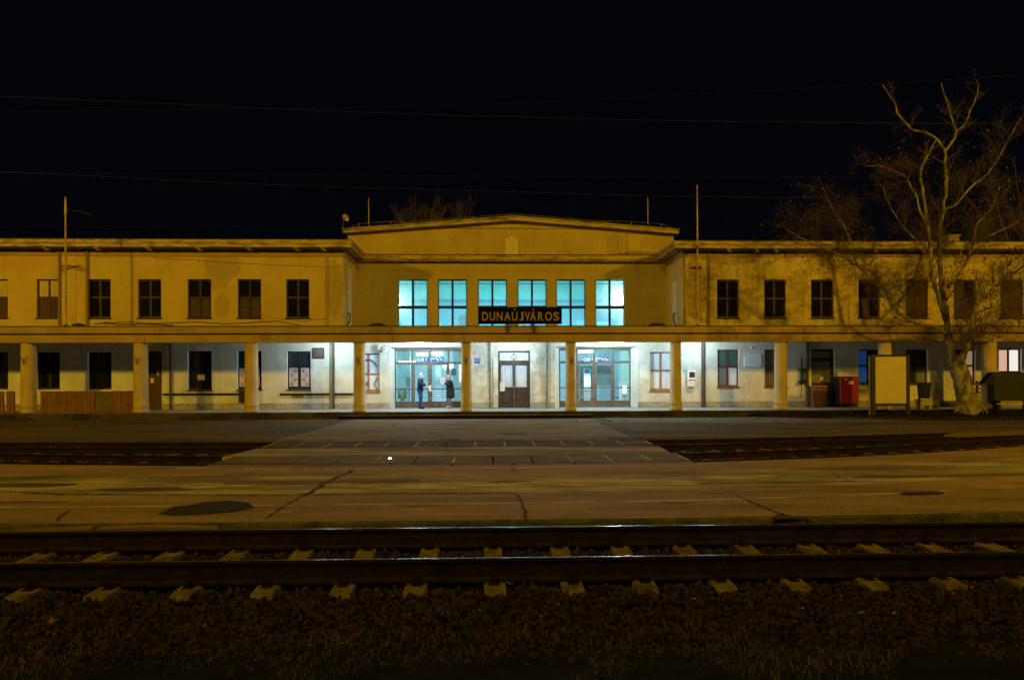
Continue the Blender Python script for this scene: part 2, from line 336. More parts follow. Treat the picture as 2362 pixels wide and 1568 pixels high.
M['sleeper'] = mat('concrete_sleeper', (.17, .125, .080), .88, (.07, .05, .03), 5, .4, .62, .18, 26, .5, .01, spec=.06)
M['rail'] = mat('rusty_rail', (.020, .012, .008), .85, (.010, .006, .004), 4, bump=.5, spec=.08)
M['railtop_dull'] = mat('dull_railhead', (.06, .05, .04), .5, (.03, .022, .016), 3, spec=.25)
M['railtop'] = mat('polished_railhead', (.30, .30, .30), .24, (.10, .08, .06), 5, metal=1, bump=.08, fine=.2, fscale=60, stretch=(.3, 8, 1))
M['ballast'] = mat('ballast_stone', (.046, .031, .020), .95, (.008, .006, .005), 9, .35, .65, .3, 40, .6, .01, spec=.06)
M['soil'] = mat('dark_soil', (.014, .011, .007), .98, (.008, .007, .005), 3, bump=.8, spec=.06)
M['grass_dry'] = mat('dry_grass', (.13, .095, .045), .9, (.05, .05, .02), 2.5, bump=0)
M['weed'] = mat('green_weed', (.045, .10, .02), .9, (.10, .10, .03), 4, bump=0)
M['leaf'] = mat('dead_leaf', (.30, .15, .05), .8, (.18, .08, .03), 9, bump=.2, spec=.06)
M['leaf_tree'] = mat('hanging_dead_leaf', (.10, .055, .025), .85, (.05, .03, .015), 5, bump=0)
M['bark'] = mat('plane_tree_bark', (.29, .25, .15), .9, (.09, .075, .045), 3.2, .42, .56, .15, 22, .6, .02, stretch=(1.4, 1.4, .7))
M['twig'] = mat('twig_bark', (.11, .082, .045), .9, (.06, .045, .026), 3)
M['twig_far'] = mat('far_twig_bark', (.17, .135, .08), .9)
M['boards'] = mat('brown_boards', (.20, .095, .04), .7, (.12, .055, .025), 3.0, .4, .6, .12, 14, .3, .008, stretch=(5, 1, .4))
M['boards_gr'] = mat('grey_boards', (.12, .10, .08), .7, (.08, .065, .055), 3.0, stretch=(5, 1, .4))
M['skin'] = mat('skin', (.62, .36, .28), .6, bump=0, fine=.03)
M['hairw'] = mat('white_hair', (.65, .65, .66), .8, bump=.2)
M['jacket'] = mat('navy_jacket', (.012, .022, .06), .8, bump=.2)
M['jeans'] = mat('blue_jeans', (.02, .07, .26), .85, bump=.2)
M['coat'] = mat('black_coat', (.010, .013, .016), .8, bump=.2)
M['furhood'] = mat('grey_brown_fur', (.22, .19, .17), .95, (.4, .38, .37), 30, bump=.8)
M['legging'] = mat('grey_leggings', (.10, .15, .18), .8)
M['shoe'] = mat('dark_shoe', (.02, .03, .06), .6)
M['shoe_g'] = mat('grey_shoe', (.28, .30, .33), .6)
M['paper'] = mat('paper', (.72, .74, .78), .8, bump=0)
M['poster_paper'] = mat('poster_paper', (.48, .47, .52), .8, bump=0)
M['orange'] = mat('food_print_orange', (.55, .13, .04), .7, bump=0)
M['printgrey'] = mat('print_grey', (.22, .22, .24), .7, bump=0)
M['redprint'] = mat('print_red', (.6, .06, .05), .7, bump=0)
M['brass'] = mat('brass', (.55, .30, .14), .4, metal=.6, bump=0)
M['cyan'] = mat('cyan_sticker', (.08, .45, .65), .5, bump=0)
M['wire'] = mat('catenary_wire', (.016, .016, .017), .6, bump=0)
M['yelpaper'] = mat('yellow_label', (.75, .60, .30), .7, bump=0)

def flat_text(body, rect, Y, m, name, parent, bold=.0, thick=.006, label=None, sy=None):
    """lettering as a thin mesh fitted to X0,X1,Z0,Z1 on the plane y = Y, facing -y"""
    cu = bpy.data.curves.new('t', 'FONT'); cu.body = body; cu.offset = bold; cu.extrude = .5; cu.resolution_u = 4
    ob = bpy.data.objects.new('t', cu); COL.objects.link(ob); bpy.context.view_layer.update()
    me = bpy.data.meshes.new_from_object(ob.evaluated_get(bpy.context.evaluated_depsgraph_get()))
    bpy.data.objects.remove(ob)
    v = np.array([tuple(q.co) for q in me.vertices]); lo, hi = v.min(0), v.max(0)
    off = wloc(parent)
    X0, X1, Zb, Zt = rect
    v2 = np.empty_like(v)
    v2[:, 0] = X0+(v[:, 0]-lo[0])/(hi[0]-lo[0])*(X1-X0)-off.x
    v2[:, 2] = Zb+(v[:, 1]-lo[1])/(hi[1]-lo[1])*(Zt-Zb)-off.z
    v2[:, 1] = Y-(v[:, 2]-lo[2])/max(1e-6, hi[2]-lo[2])*thick-off.y
    me.vertices.foreach_set('co', v2.ravel()); me.materials.clear(); me.materials.append(m); me.update()
    o = bpy.data.objects.new(name, me); COL.objects.link(o); o.parent = parent
    return o

# ================================================================== GROUND
GZ = -.31
def yd(d): return d-35.0
def off(X, k, kl=None):
    return (k if X > 0 else (kl if kl is not None else k*.35))*X*X
def strip(mb, d0, d1, k0, k1, z, x0=-30, x1=34, n=96, thick=None, jit=0, gap=None):
    """a long level sheet between two gently curving edges"""
    xs = [x0+(x1-x0)*i/n for i in range(n+1)]
    if gap: xs = sorted(xs+[gap[0], gap[1]])
    a = [(x, yd(d0+off(x, *k0)+(random.uniform(-jit, jit) if jit else 0))) for x in xs]
    b = [(x, yd(d1+off(x, *k1))) for x in xs]
    for i in range(len(xs)-1):
        if gap and gap[0]-1e-6 <= xs[i] and xs[i+1] <= gap[1]+1e-6: continue
        mb.add([(a[i][0], a[i][1], z), (a[i+1][0], a[i+1][1], z), (b[i+1][0], b[i+1][1], z), (b[i][0], b[i][1], z)], [(0, 1, 2, 3)])
        if thick:
            mb.add([(a[i][0], a[i][1], z-thick), (a[i+1][0], a[i+1][1], z-thick), (a[i+1][0], a[i+1][1], z), (a[i][0], a[i][1], z)], [(0, 1, 2, 3)])
            mb.add([(b[i][0], b[i][1], z-thick), (b[i+1][0], b[i+1][1], z-thick), (b[i+1][0], b[i+1][1], z), (b[i][0], b[i][1], z)], [(3, 2, 1, 0)])
XP0, XP1 = -6.15, 4.4                      # the pale path and crossing
KE, KB, KA, KF = (.016, .0075), (.014, .0075), (.009, .003), (.005, .001)
m = MB(); m.add([(-400, -300, -.62), (400, -300, -.62), (400, 500, -.62), (-400, 500, -.62)], [(0, 1, 2, 3)])
struct(m, 'ground', M['soil'])
PZ = -.28                                   # platform top
m = MB(); strip(m, 9.62, 11.75, (.004, .001), (.015, .002), PZ, thick=.4, jit=.0)
struct(m, 'platform_edge_slabs', M['concrete'])
m = MB(); strip(m, 11.752, 14.1, (.015, .002), (.0137, .0035), PZ-.004, thick=.3)
struct(m, 'platform_surface', M['asphalt'])
m = MB(); strip(m, 14.102, 15.3, (.0137, .0035), KE, PZ, thick=.3)
struct(m, 'platform_far_edge', M['concrete'])
# crumbling, mossy near face of the platform
random.seed(3)
m = MB(); xs = np.arange(-14, 16, .11); rows = []
for x in xs:
    dd = 9.62+off(x, .004, .001); rough = .035+(.10 if x < -3.4 else 0)
    n1 = mnoise.noise(Vector((x*1.7, 0, 3)))*rough; n2 = mnoise.noise(Vector((x*5, 2, 3)))*rough*.6
    rows.append([(x, yd(dd-.02-abs(n1)*.3), PZ+.003), (x, yd(dd-.05+n1*.5), PZ-.03+n2*.2), (x, yd(dd-.06+n2), PZ-.12), (x, yd(dd-.05+n1), PZ-.22), (x, yd(dd-.09), PZ-.34)])
for a, b in zip(rows[:-1], rows[1:]):
    for j in range(4): m.add([a[j], b[j], b[j+1], a[j+1]], [(0, 3, 2, 1)])
struct(m, 'platform_face', M['edge'])
# broken kerb blocks lying along the edge at the left
random.seed(12)
def rough_block(mb, cx, cy, cz, sx, sy, sz, j=.12, rot=0):
    bm_v = []; n = 3
    for (i, jx, k) in [(a, b, c) for c in range(2) for b in range(2) for a in range(4)]:
        x = (i/3-.5)*sx; y = (jx-.5)*sy; z = (k-.5)*sz
        x += random.uniform(-j, j)*min(sx, .3); y += random.uniform(-j, j)*sy; z += random.uniform(-j, j)*sz
        bm_v.append((cx+x*math.cos(rot)-y*math.sin(rot), cy+x*math.sin(rot)+y*math.cos(rot), cz+z))
    I = lambda i, b, c: c*8+b*4+i
    f = []
    for i in range(3):
        f += [(I(i,0,0), I(i+1,0,0), I(i+1,0,1), I(i,0,1)), (I(i+1,1,0), I(i,1,0), I(i,1,1), I(i+1,1,1)), (I(i,0,1), I(i+1,0,1), I(i+1,1,1), I(i,1,1)), (I(i+1,0,0), I(i,0,0), I(i,1,0), I(i+1,1,0))]
    f += [(I(0,1,0), I(0,0,0), I(0,0,1), I(0,1,1)), (I(3,0,0), I(3,1,0), I(3,1,1), I(3,0,1))]
    mb.add(bm_v, f)
for (x0, x1, lab, g) in ((85, 232, 'left one of the two broken pale kerb blocks by the near rail', 0), (240, 300, 'small chip of kerb stone beside the longer broken block', 1), (250, 510, 'long broken pale kerb block along the near platform edge', 2)):
    if g == 1: continue
    a = PG(x0, 1213, PZ-.05)[0]; b = PG(x1, 1213, PZ-.05)[0]
    mb = MB(); rough_block(mb, (a+b)/2, yd(9.50), PZ-.09, (b-a), .14, .13, .10)
    tag(mb.build('kerb_block', M['concrete']), lab, 'kerb block')
# white safety line, near and far
m = MB(); strip(m, 10.78, 10.86, (.0137, .001), (.0137, .001), PZ+.004, x0=-14, x1=16, n=60)
struct(m, 'safety_line', M['line'])
m = MB(); strip(m, 14.84, 14.93, (.014, .0075), (.014, .0075), PZ+.004, x0=-6.6, x1=4.6, n=20)
struct(m, 'far_safety_line', M['line'])
m = MB(); strip(m, 13.98, 14.05, (.0137, .0035), (.0137, .0035), PZ+.002, x0=-14, x1=-5.2, n=20)
struct(m, 'worn_line', M['line'])
# track bed for the two far tracks
m = MB(); strip(m, 15.3, 22.3, KE, KF, -.50, x0=-45, x1=50)
struct(m, 'track_bed', M['soil'])
# forecourt
m = MB()
xs = [-45+95*i/80 for i in range(81)]
for a, b in zip(xs[:-1], xs[1:]):
    m.add([(a, yd(22.0+off(a, *KF)), GZ), (b, yd(22.0+off(b, *KF)), GZ), (b, -2.4, GZ), (a, -2.4, GZ), (a, yd(22.0+off(a, *KF)), GZ-.3), (b, yd(22.0+off(b, *KF)), GZ-.3)], [(0, 1, 2, 3), (4, 5, 1, 0)])
struct(m, 'forecourt', M['asph_dk'])
m = MB(); m.slab([(XP0-.35, yd(22.0)), (XP1+.1, yd(22.0)), (XP1, yd(26.6)), (XP1-.02, -3.15), (XP0+.1, -3.15), (XP0-.1, yd(26))], GZ-.1, GZ+.005)
struct(m, 'pale_path', M['path'])
m = MB(); m.slab([(XP1+.05, -6.1), (9, -6.6), (16, -6.2), (18.5, -5.2), (18.5, -2.85), (XP1+.05, -2.85)], GZ-.05, GZ+.004)
struct(m, 'gravel_apron', M['gravel_gr'])
# grassy verge at the right, rising to the porch
m = MB()
vx = np.arange(11.5, 44, .5)
for a, b in zip(vx[:-1], vx[1:]):
    def fy(x): return -2.9-min(2.9, max(0, (x-11.5)*.42))
    rows = []
    for t in (0, .25, .5, .75, 1):
        rows.append([(x, fy(x)*t + (-2.86)*(1-t), GZ+.012+(.27)*(1-t)**1.5+.02*mnoise.noise(Vector((x, t*3, 0)))) for x in (a, b)])
    for r0_, r1_ in zip(rows[:-1], rows[1:]): m.add([r0_[0], r0_[1], r1_[1], r1_[0]], [(0, 3, 2, 1)])
struct(m, 'grass_verge', M['soil'])
# porch floor, kerb and centre steps
m = MB(); m.box(-45, 50, -2.86, 6, -.2, 0); struct(m, 'porch_floor', M['floor'])
m = MB(); m.bbox(-45, 50, -2.95, -2.862, -.45, -.004, .015); struct(m, 'porch_kerb', M['kerb'])
sx0, sx1 = PG(790, 956, -.15)[0], PG(1362, 956, -.15)[0]
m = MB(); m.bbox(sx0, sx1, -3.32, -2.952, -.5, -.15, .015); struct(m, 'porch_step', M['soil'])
m = MB(); m.box(sx0, sx1, -3.33, -3.26, -.146, -.138); struct(m, 'step_edging', M['line'])
# crossing between the platforms: concrete slabs between and beside the far rails
def kx(X, d, k, kl): return yd(d+off(X, k, kl))
cross = thing('foot_crossing', 'concrete slab foot crossing over the two far tracks, level with their rails', 'foot crossing', (0, yd(18.5), GZ))
m = MB()
def cslab(d0, d1, k, x0, x1, z=-.305, g=.02):
    m.slab([(x0+g, kx(x0, d0, *k)), (x1-g, kx(x1, d0, *k)), (x1-g, kx(x1, d1, *k)), (x0+g, kx(x0, d1, *k))], z-.12, z)
for (d0, d1, k, n) in ((19.72, 21.0, KA, 13), (21.2, 21.95, KA, 7), (16.02, 17.3, KB, 12), (15.42, 15.80, KB, 8)):
    for i in range(n):
        a = XP0-.1+(XP1+.3-XP0)*i/n; b = XP0-.1+(XP1+.3-XP0)*(i+1)/n
        s_ = MB(); m = s_; cslab(d0, d1, k, a, b)
        s_.build('slab', M['slabc'] if d0 < 18 else M['slab_dk'], cross)
m = MB()
m.slab([(XP0-.35, yd(17.5)), (XP1+.15, yd(17.5)), (XP1+.25, yd(19.5)), (XP0-.15, yd(19.5))], GZ-.15, GZ+.002)
m.build('asphalt_infill', M['asphalt'], cross)
m = MB()
for (d0, d1, k, n, fro) in ((19.75, 20.98, KA, 13, (0,1,2,3,4,5,7,8,9,10,11,12,13)), (16.05, 17.28, KB, 12, (4, 6, 9, 10, 11, 12))):
    for i in fro:
        a = XP0-.1+(XP1+.3-XP0)*i/n
        m.cut(); m.slab([(a-.022, kx(a, d0, *k)), (a+.022, kx(a, d0, *k)), (a+.022, kx(a, d1, *k)), (a-.022, kx(a, d1, *k))], GZ-.02, GZ+.010)
for d_ in (21.55,):
    for a, b in ((-5.6, -1.5), (-.9, 3.6)): m.cut(); m.slab([(a, yd(d_)), (b, yd(d_)), (b, yd(d_+.07)), (a, yd(d_+.07))], GZ, GZ+.012)
m.build_each('steel_strip', M['line'], cross)
# --- tracks
RPROF = [(-.036, -.004), (-.014, 0), (.014, 0), (.036, -.004), (.036, -.03), (.010, -.045), (.010, -.13), (.068, -.145), (.068, -.16), (-.068, -.16), (-.068, -.145), (-.010, -.13), (-.010, -.045), (-.036, -.03)]
def rail(parent, d, k, z, x0, x1, n=60, name='rail', hz=1.0, top=None):
    mb = MB(); P = len(RPROF)
    for i in range(n+1):
        x = x0+(x1-x0)*i/n; y = yd(d+off(x, *k))
        mb.v += [(x, y+a, z+b*(hz if b < -.04 else 1)) for a, b in RPROF]
    for i in range(n):
        for j in range(P):
            mb.mi = 1 if j == 1 else 0
            mb.f.append((i*P+j, (i+1)*P+j, (i+1)*P+(j+1) % P, i*P+(j+1) % P)); mb.m.append(mb.mi)
    return mb.build(name, [M['rail'], top or M['railtop']], parent)
near = thing('near_track', 'nearest railway track on concrete sleepers in dark ballast', 'railway track', (0, yd(8.2), -.45))
rail(near, 7.52, (0, 0), -.25, -18, 20, hz=1.5); rail(near, 9.02, (0, 0), -.25, -18, 20, hz=1.5)
SP = .79; XS0 = PG(1140, 1280, -.52)[0]
random.seed(5)
for i in range(-14, 17):
    x = XS0+i*SP+random.uniform(-.02, .02); sk = random.uniform(-.02, .02)
    mb = MB(); b = .128
    # tapered ends
    ys = [7.17, 7.19, 7.5, 8.27, 9.0, 9.4, 9.42]; hs = [.02, .06, .075, .05, .075, .06, .02]
    pr = []
    for yy, h in zip(ys, hs):
        e = .9 if yy in (7.17, 9.42) else 1
        pr.append([(x-b*e+sk*(yy-8.2), yd(yy), -.70), (x-b*.86*e+sk*(yy-8.2), yd(yy), -.565+h), (x+b*.86*e+sk*(yy-8.2), yd(yy), -.565+h), (x+b*e+sk*(yy-8.2), yd(yy), -.70)])
    for a, c in zip(pr[:-1], pr[1:]):
        for j in range(3): mb.add([a[j], a[j+1], c[j+1], c[j]], [(0, 1, 2, 3)])
    mb.add(pr[0], [(0, 1, 2, 3)]); mb.add(pr[-1], [(3, 2, 1, 0)])
    s_ = mb.build('sleeper', M['sleeper'], near)
    for dr in (7.52, 9.02):
        mb = MB()
        for sg in (-1, 1):
            mb.cut()
            yc = yd(dr)+sg*.115
            mb.box(x-.055, x+.055, yc-.045, yc+.045, -.525, -.49)
            mb.tube([(x, yc, -.49), (x, yc, -.40)], .016, 6); mb.tube([(x, yc, -.452), (x, yc, -.425)], .028, 6)
            mb.tube([(x-.05, yc+sg*.02, -.46), (x-.045, yc-sg*.06, -.445), (x+.045, yc-sg*.06, -.445), (x+.05, yc+sg*.02, -.46)], .011, 5)
        mb.build_each('rail_clip', M['rail'], s_)
def far_track(name, lab, d0, d1, k, seed):
    t = thing(name, lab, 'railway track', (0, yd((d0+d1)/2), -.47), None)
    rail(t, d0, k, -.305, -34, 40, 120, top=M['railtop_dull']); rail(t, d1, k, -.305, -34, 40, 120, top=M['railtop_dull'])
    first = None
    for i in range(-42, 52):
        x = i*.78
        if XP0-.5 < x < XP1+.5: continue
        y = yd((d0+d1)/2+off(x, *k))
        if first is None:
            mb = MB(); mb.box(x-.12, x+.12, y-1.2, y+1.2, -.62, -.468); first = mb.build('sleeper', M['sleeper'], t); fx = (x, y)
        else:
            c = first.copy(); COL.objects.link(c); c.parent = t; c.location = first.location+Vector((x-fx[0], y-fx[1], 0))
far_track('middle_track', 'railway track just beyond the middle platform, weeds between its sleepers', 15.9, 17.4, KB, 1)
far_track('far_track', 'railway track nearest the station building, sunk beside the forecourt', 19.6, 21.1, KA, 2)
# near track ballast bed and lineside
m = MB()
gx = np.linspace(-16, 18, 120); gy = [0, 4.2, 5.0, 5.7, 6.3, 6.9, 7.4, 8.3, 9.1, 9.58]; gz = [-.50, -.46, -.46, -.50, -.54, -.565, -.57, -.57, -.57, -.60]
for j in range(len(gy)-1):
    for a, b in zip(gx[:-1], gx[1:]):
        q = [(a, yd(gy[j]), gz[j]), (b, yd(gy[j]), gz[j]), (b, yd(gy[j+1]), gz[j+1]), (a, yd(gy[j+1]), gz[j+1])]
        m.add([(x, y, z+.025*mnoise.noise(Vector((x*1.5, y*1.5, 0)))) for x, y, z in q], [(0, 1, 2, 3)])
struct(m, 'lineside_ground', M['soil'])
ico = None
def icosa():
    t = (1+5**.5)/2
    v = np.array([(-1,t,0),(1,t,0),(-1,-t,0),(1,-t,0),(0,-1,t),(0,1,t),(0,-1,-t),(0,1,-t),(t,0,-1),(t,0,1),(-t,0,-1),(-t,0,1)], float)/math.sqrt(1+t*t)
    f = np.array([(0,11,5),(0,5,1),(0,1,7),(0,7,10),(0,10,11),(1,5,9),(5,11,4),(11,10,2),(10,7,6),(7,1,8),(3,9,4),(3,4,2),(3,2,6),(3,6,8),(3,8,9),(4,9,5),(2,4,11),(6,2,10),(8,6,7),(9,8,1)])
    return v, f
def stones(name, pts, size, matl, label, rs):
    v, f = icosa(); n = len(pts); r = np.random.RandomState(rs)
    P = np.repeat(v[None], n, 0)*(1+r.uniform(-.42, .38, (n, 12, 1)))
    q = r.normal(size=(n, 4)); q /= np.linalg.norm(q, axis=1)[:, None]
    a, b, c, d = q.T
    Rm = np.stack([1-2*(c*c+d*d), 2*(b*c-a*d), 2*(b*d+a*c), 2*(b*c+a*d), 1-2*(b*b+d*d), 2*(c*d-a*b), 2*(b*d-a*c), 2*(c*d+a*b), 1-2*(b*b+c*c)], 1).reshape(n, 3, 3)
    s = r.uniform(.5, 1.2, (n, 1, 1))**1.3*size*np.array([1, .8, .62])*(1+r.uniform(-.2, .3, (n, 1, 3)))
    P = np.einsum('nij,nkj->nki', Rm, P*s)+np.array(pts)[:, None, :]
    me = bpy.data.meshes.new(name); me.vertices.add(n*12); me.vertices.foreach_set('co', P.ravel())
    FF = (f[None]+12*np.arange(n)[:, None, None]).reshape(-1)
    me.loops.add(len(FF)); me.loops.foreach_set('vertex_index', FF.astype(np.int32))
    me.polygons.add(n*20); me.polygons.foreach_set('loop_start', np.arange(0, n*60, 3, dtype=np.int32)); me.polygons.foreach_set('loop_total', np.full(n*20, 3, dtype=np.int32))
    me.update(); me.validate(); me.materials.append(matl)
    o = bpy.data.objects.new(name, me); COL.objects.link(o)
    return tag(o, label, 'ballast', kind='stuff')
rs = np.random.RandomState(4)
pts = []
def inframe(x, d): return abs(x) < d*.80+1
for _ in range(40000):
    d = rs.uniform(5.15, 9.55); x = rs.uniform(-8.6, 8.8)
    if not inframe(x, d): continue
    if d < 5.85 and rs.rand() > (d-5.1)/.75*.8: continue
    sx = abs(((x-XS0+SP/2) % SP)-SP/2)
    if 7.15 < d < 9.42 and sx < .14: continue
    if min(abs(d-7.52), abs(d-9.02)) < .09: continue
    z = -.50-.04*min(1, max(0, (d-5.7)/1.2)) if d < 7.3 else -.545
    pts.append((x, yd(d), z+rs.uniform(-.015, .022)))
stones('ballast', pts, .036, M['ballast'], 'dark crushed stone ballast around the near track', 6)
pts = []
for _ in range(5200):
    d = rs.uniform(15.5, 21.9); x = rs.uniform(-17, 20)
    if XP0-.4 < x < XP1+.4: continue
    pts.append((x, yd(d+off(x, *(KB if d < 18.5 else KA))), -.49+rs.uniform(0, .02)))
stones('far_ballast', pts, .05, M['ballast'], 'dirty ballast between the two far tracks', 8)
def blades(name, gen, n, h0, h1, wd, matl, label, cat, seed):
    r = random.Random(seed); mb = MB()
    for _ in range(n):
        g = gen(r)
        if g is None: continue
        x, y, z, s = g
        h = r.uniform(h0, h1)*s; a = r.uniform(0, 2*math.pi); l = r.uniform(.5, 2.0)*h; w_ = wd*r.uniform(.6, 1.2)
        dx, dy = math.cos(a), math.sin(a); px_, py_ = -dy*w_, dx*w_
        p1 = (x+dx*l*.35, y+dy*l*.35, z+h*.6); p2 = (x+dx*l, y+dy*l, z+h*r.uniform(.6, 1))
        mb.add([(x-px_, y-py_, z), (x+px_, y+py_, z), (p1[0]+px_*.7, p1[1]+py_*.7, p1[2]), (p1[0]-px_*.7, p1[1]-py_*.7, p1[2]), p2], [(0, 1, 2, 3), (3, 2, 4)])
    o = mb.build(name, matl); return tag(o, label, cat, kind='stuff')
def g_fore(r):
    d = r.uniform(3.6, 6.1); x = r.uniform(-5.6, 6.2)
    if d > 5.2 and r.random() < (d-5.2)*1.0: return None
    n = mnoise.noise(Vector((x*1.3, d*1.3, 5)))
    if n < -.12: return None
    return x, yd(d), -.465+.02*n, .5+.9*max(0, n+.2)
blades('dry_grass', g_fore, 30000, .015, .075, .0022, M['grass_dry'], 'brown dry grass along the lineside in the foreground', 'grass', 1)
def g_bal(r):
    d = r.choice((r.uniform(7.7, 8.9), r.uniform(9.1, 9.5))); x = r.uniform(-7.5, 8)
    n = mnoise.noise(Vector((x*2.2, d*2, 9)))
    if n < .12: return None
    return x, yd(d), -.565, .8
blades('track_weeds', g_bal, 9000, .03, .10, .0022, M['grass_dry'], 'thin dry weeds growing between the near sleepers', 'weeds', 2)
def g_edge(r):
    x = r.uniform(-6.2, 8); n = mnoise.noise(Vector((x*1.1, 3, 1)))
    if n < -.02 and not (-4 < x < -2.6 or .3 < x < .9): return None
    return x, yd(9.50+r.uniform(-.1, .06)), -.56, 1
blades('edge_weeds', g_edge, 5000, .05, .17, .003, M['weed'], 'green moss and weeds along the foot of the platform edge', 'weeds', 3)
def g_far(r):
    x = r.choice((r.uniform(-15, -6.6), r.uniform(4.9, 20))); k = r.random()
    d = r.uniform(17.55, 19.4)+off(x, .0115, .005)
    n = mnoise.noise(Vector((x*.9, d, 2)))
    if n < -.05: return None
    return x, yd(d), -.5, .8
blades('bed_weeds', g_far, 9000, .04, .15, .006, M['grass_dry'], 'yellowish dead weeds between the two far tracks', 'weeds', 4)
def g_kerb(r):
    x = r.uniform(4.5, 10.6) if r.random() < .8 else r.uniform(10, 15)
    t = r.random()
    y = -3.0-abs(r.gauss(0, .09)) if x > 5.0 else -3.0-t*2.6
    xx = x if x > 5.0 else 4.42+t*.6+r.uniform(0, .08)
    if mnoise.noise(Vector((x*1.5, 0, 2))) < -.15: return None
    return xx, y, GZ, 1
blades('kerb_weeds', g_kerb, 6000, .03, .10, .006, M['weed'], 'bright green weeds along the porch kerb right of the steps', 'weeds', 5)
def g_verge(r):
    x = r.uniform(15, 30); return x, r.uniform(-5.7, -2.95), -.27+(.2 if r.random() < .5 else 0)*0, 1
blades('verge_grass', g_verge, 5000, .03, .09, .007, M['grass_dry'], 'short dark grass on the verge under the tree', 'grass', 6)

# cracks, patches
def jag(mb, pts, w0, z, seed, n=9):
    r = random.Random(seed); q = []
    for (a, b) in zip(pts[:-1], pts[1:]):
        for i in range(n):
            t = i/n; q.append((a[0]+(b[0]-a[0])*t+r.uniform(-1, 1)*w0*1.3, a[1]+(b[1]-a[1])*t+r.uniform(-1, 1)*w0*.9))
    q.append(pts[-1])
    for i in range(len(q)-1):
        a, b = Vector(q[i]), Vector(q[i+1]); d = (b-a).normalized(); nn = Vector((-d.y, d.x))
        wa = w0*(.35+.65*r.random()); wb = w0*(.35+.65*r.random())
        mb.add([(a.x-nn.x*wa, a.y-nn.y*wa, z), (a.x+nn.x*wa, a.y+nn.y*wa, z), (b.x+nn.x*wb, b.y+nn.y*wb, z), (b.x-nn.x*wb, b.y-nn.y*wb, z)], [(0, 1, 2, 3)])
mb = MB()
Q = lambda *p: [PG(x, y, PZ) for x, y in p]
for i, (pp, w_) in enumerate(((Q((1186, 1137), (1194, 1142), (1211, 1180), (1213, 1197)), .022), (Q((613, 1196), (650, 1170), (700, 1143)), .022), (Q((700, 1143), (740, 1120), (800, 1090), (812, 1084)), .05),
        (Q((1698, 1141), (1735, 1160), (1790, 1181)), .022), (Q((1790, 1181), (1815, 1190), (1850, 1196)), .03), (Q((1905, 1084), (1932, 1096), (1935, 1102), (1985, 1113)), .016), (Q((1880, 1101), (1935, 1104)), .014),
        (Q((132, 1203), (145, 1186), (165, 1178)), .02), (Q((2130, 1090), (2200, 1095), (2300, 1103)), .016), (Q((1180, 1076), (1190, 1094)), .016), (Q((2060, 1130), (2130, 1145), (2200, 1160)), .014),
        (Q((0, 1133), (120, 1139), (400, 1142), (700, 1142), (900, 1138), (1185, 1137)), .035), (Q((1600, 1139), (1700, 1138), (1850, 1131)), .02))):
    jag(mb, pp, w_, PZ+.006+.0004*i, i)
struct(mb, 'platform_cracks', M['crack'])
mb = MB()
for i, (px, py, rx, ry) in enumerate(((500, 1118, 1.0, .30), (220, 1112, .6, .16), (980, 1120, 1.5, .34), (1400, 1112, 1.7, .36), (1700, 1100, .8, .2), (640, 1180, .25, .05), (1720, 1187, .3, .05), (950, 1175, .35, .05))):
    X, Y = PG(px, py, PZ); r_ = random.Random(i+70); p = []
    for k in range(64):
        a = 2*math.pi*k/64; q = 1+.5*mnoise.noise(Vector((math.cos(a)*2.2, math.sin(a)*2.2, i*3.3)))+r_.uniform(-.07, .07); p.append((X+rx*q*math.cos(a), Y+ry*q*math.sin(a), PZ+.0008+.0002*i))
    mb.add(p, [tuple(range(64))])
struct(mb, 'pale_repairs', mat('pale_worn_asphalt', (.40, .33, .18), .9, (.24, .19, .10), 2.2, .4, .6, .15, 30, .5, .01, spec=.05, stretch=(.5, 1.4, 1), layers=[((.09, .07, .045), 1.6, .5, .62, (.3, 1.6, 1), .7)]))
# broken notch in the platform edge, right of centre
mb = MB()
for (x0_, y0_, w0_) in ((1789, 1190, .16), (1815, 1193, .12), (1842, 1194, .14), (1870, 1196, .10)):
    X, Y = PG(x0_, y0_, PZ); rough_block(mb, X, Y-.03, PZ-.06, w0_, .09, .07, .2, random.uniform(-.3, .3))
struct(mb, 'edge_rubble', M['kerb'])
mb = MB(); pts_ = [PG(x, y, PZ) for x, y in ((1785, 1190), (1795, 1186), (1812, 1190), (1845, 1191), (1880, 1193), (1900, 1197), (1790, 1197))]
mb.add([(x, y, PZ+.0075) for x, y in pts_], [tuple(range(len(pts_)))]); struct(mb, 'edge_hole', M['crack'])
mb = MB()
Q2 = lambda *p: [PG(x, y, GZ) for x, y in p]
for i, (pp, w_) in enumerate(((Q2((1408, 990), (1425, 994), (1445, 1001), (1380, 1000)), .05), (Q2((720, 998), (760, 999), (800, 1003)), .05), (Q2((1645, 985), (1665, 989), (1680, 993), (1740, 997)), .04), (Q2((630, 999), (700, 999), (735, 988), (790, 967)), .06), (Q2((1330, 965), (1328, 975)), .03))):
    jag(mb, pp, w_, GZ+.011+.0005*i, 40+i)
struct(mb, 'forecourt_cracks', M['crack'])
def blob(mb, cx, cy, rx, ry, z, seed, n=36, lo=.8):
    r = random.Random(seed); p = []
    for i in range(n):
        a = 2*math.pi*i/n; k = 1+.22*mnoise.noise(Vector((math.cos(a)*1.6, math.sin(a)*1.6, seed)))+r.uniform(-.03, .03)
        p.append((cx+rx*k*math.cos(a), cy+ry*k*math.sin(a), z))
    mb.add(p, [tuple(range(n))])
mb = MB()
a = PG(365, 1180, PZ); b = PG(585, 1168, PZ); c0 = PG(490, 1157, PZ); c1 = PG(490, 1188, PZ)
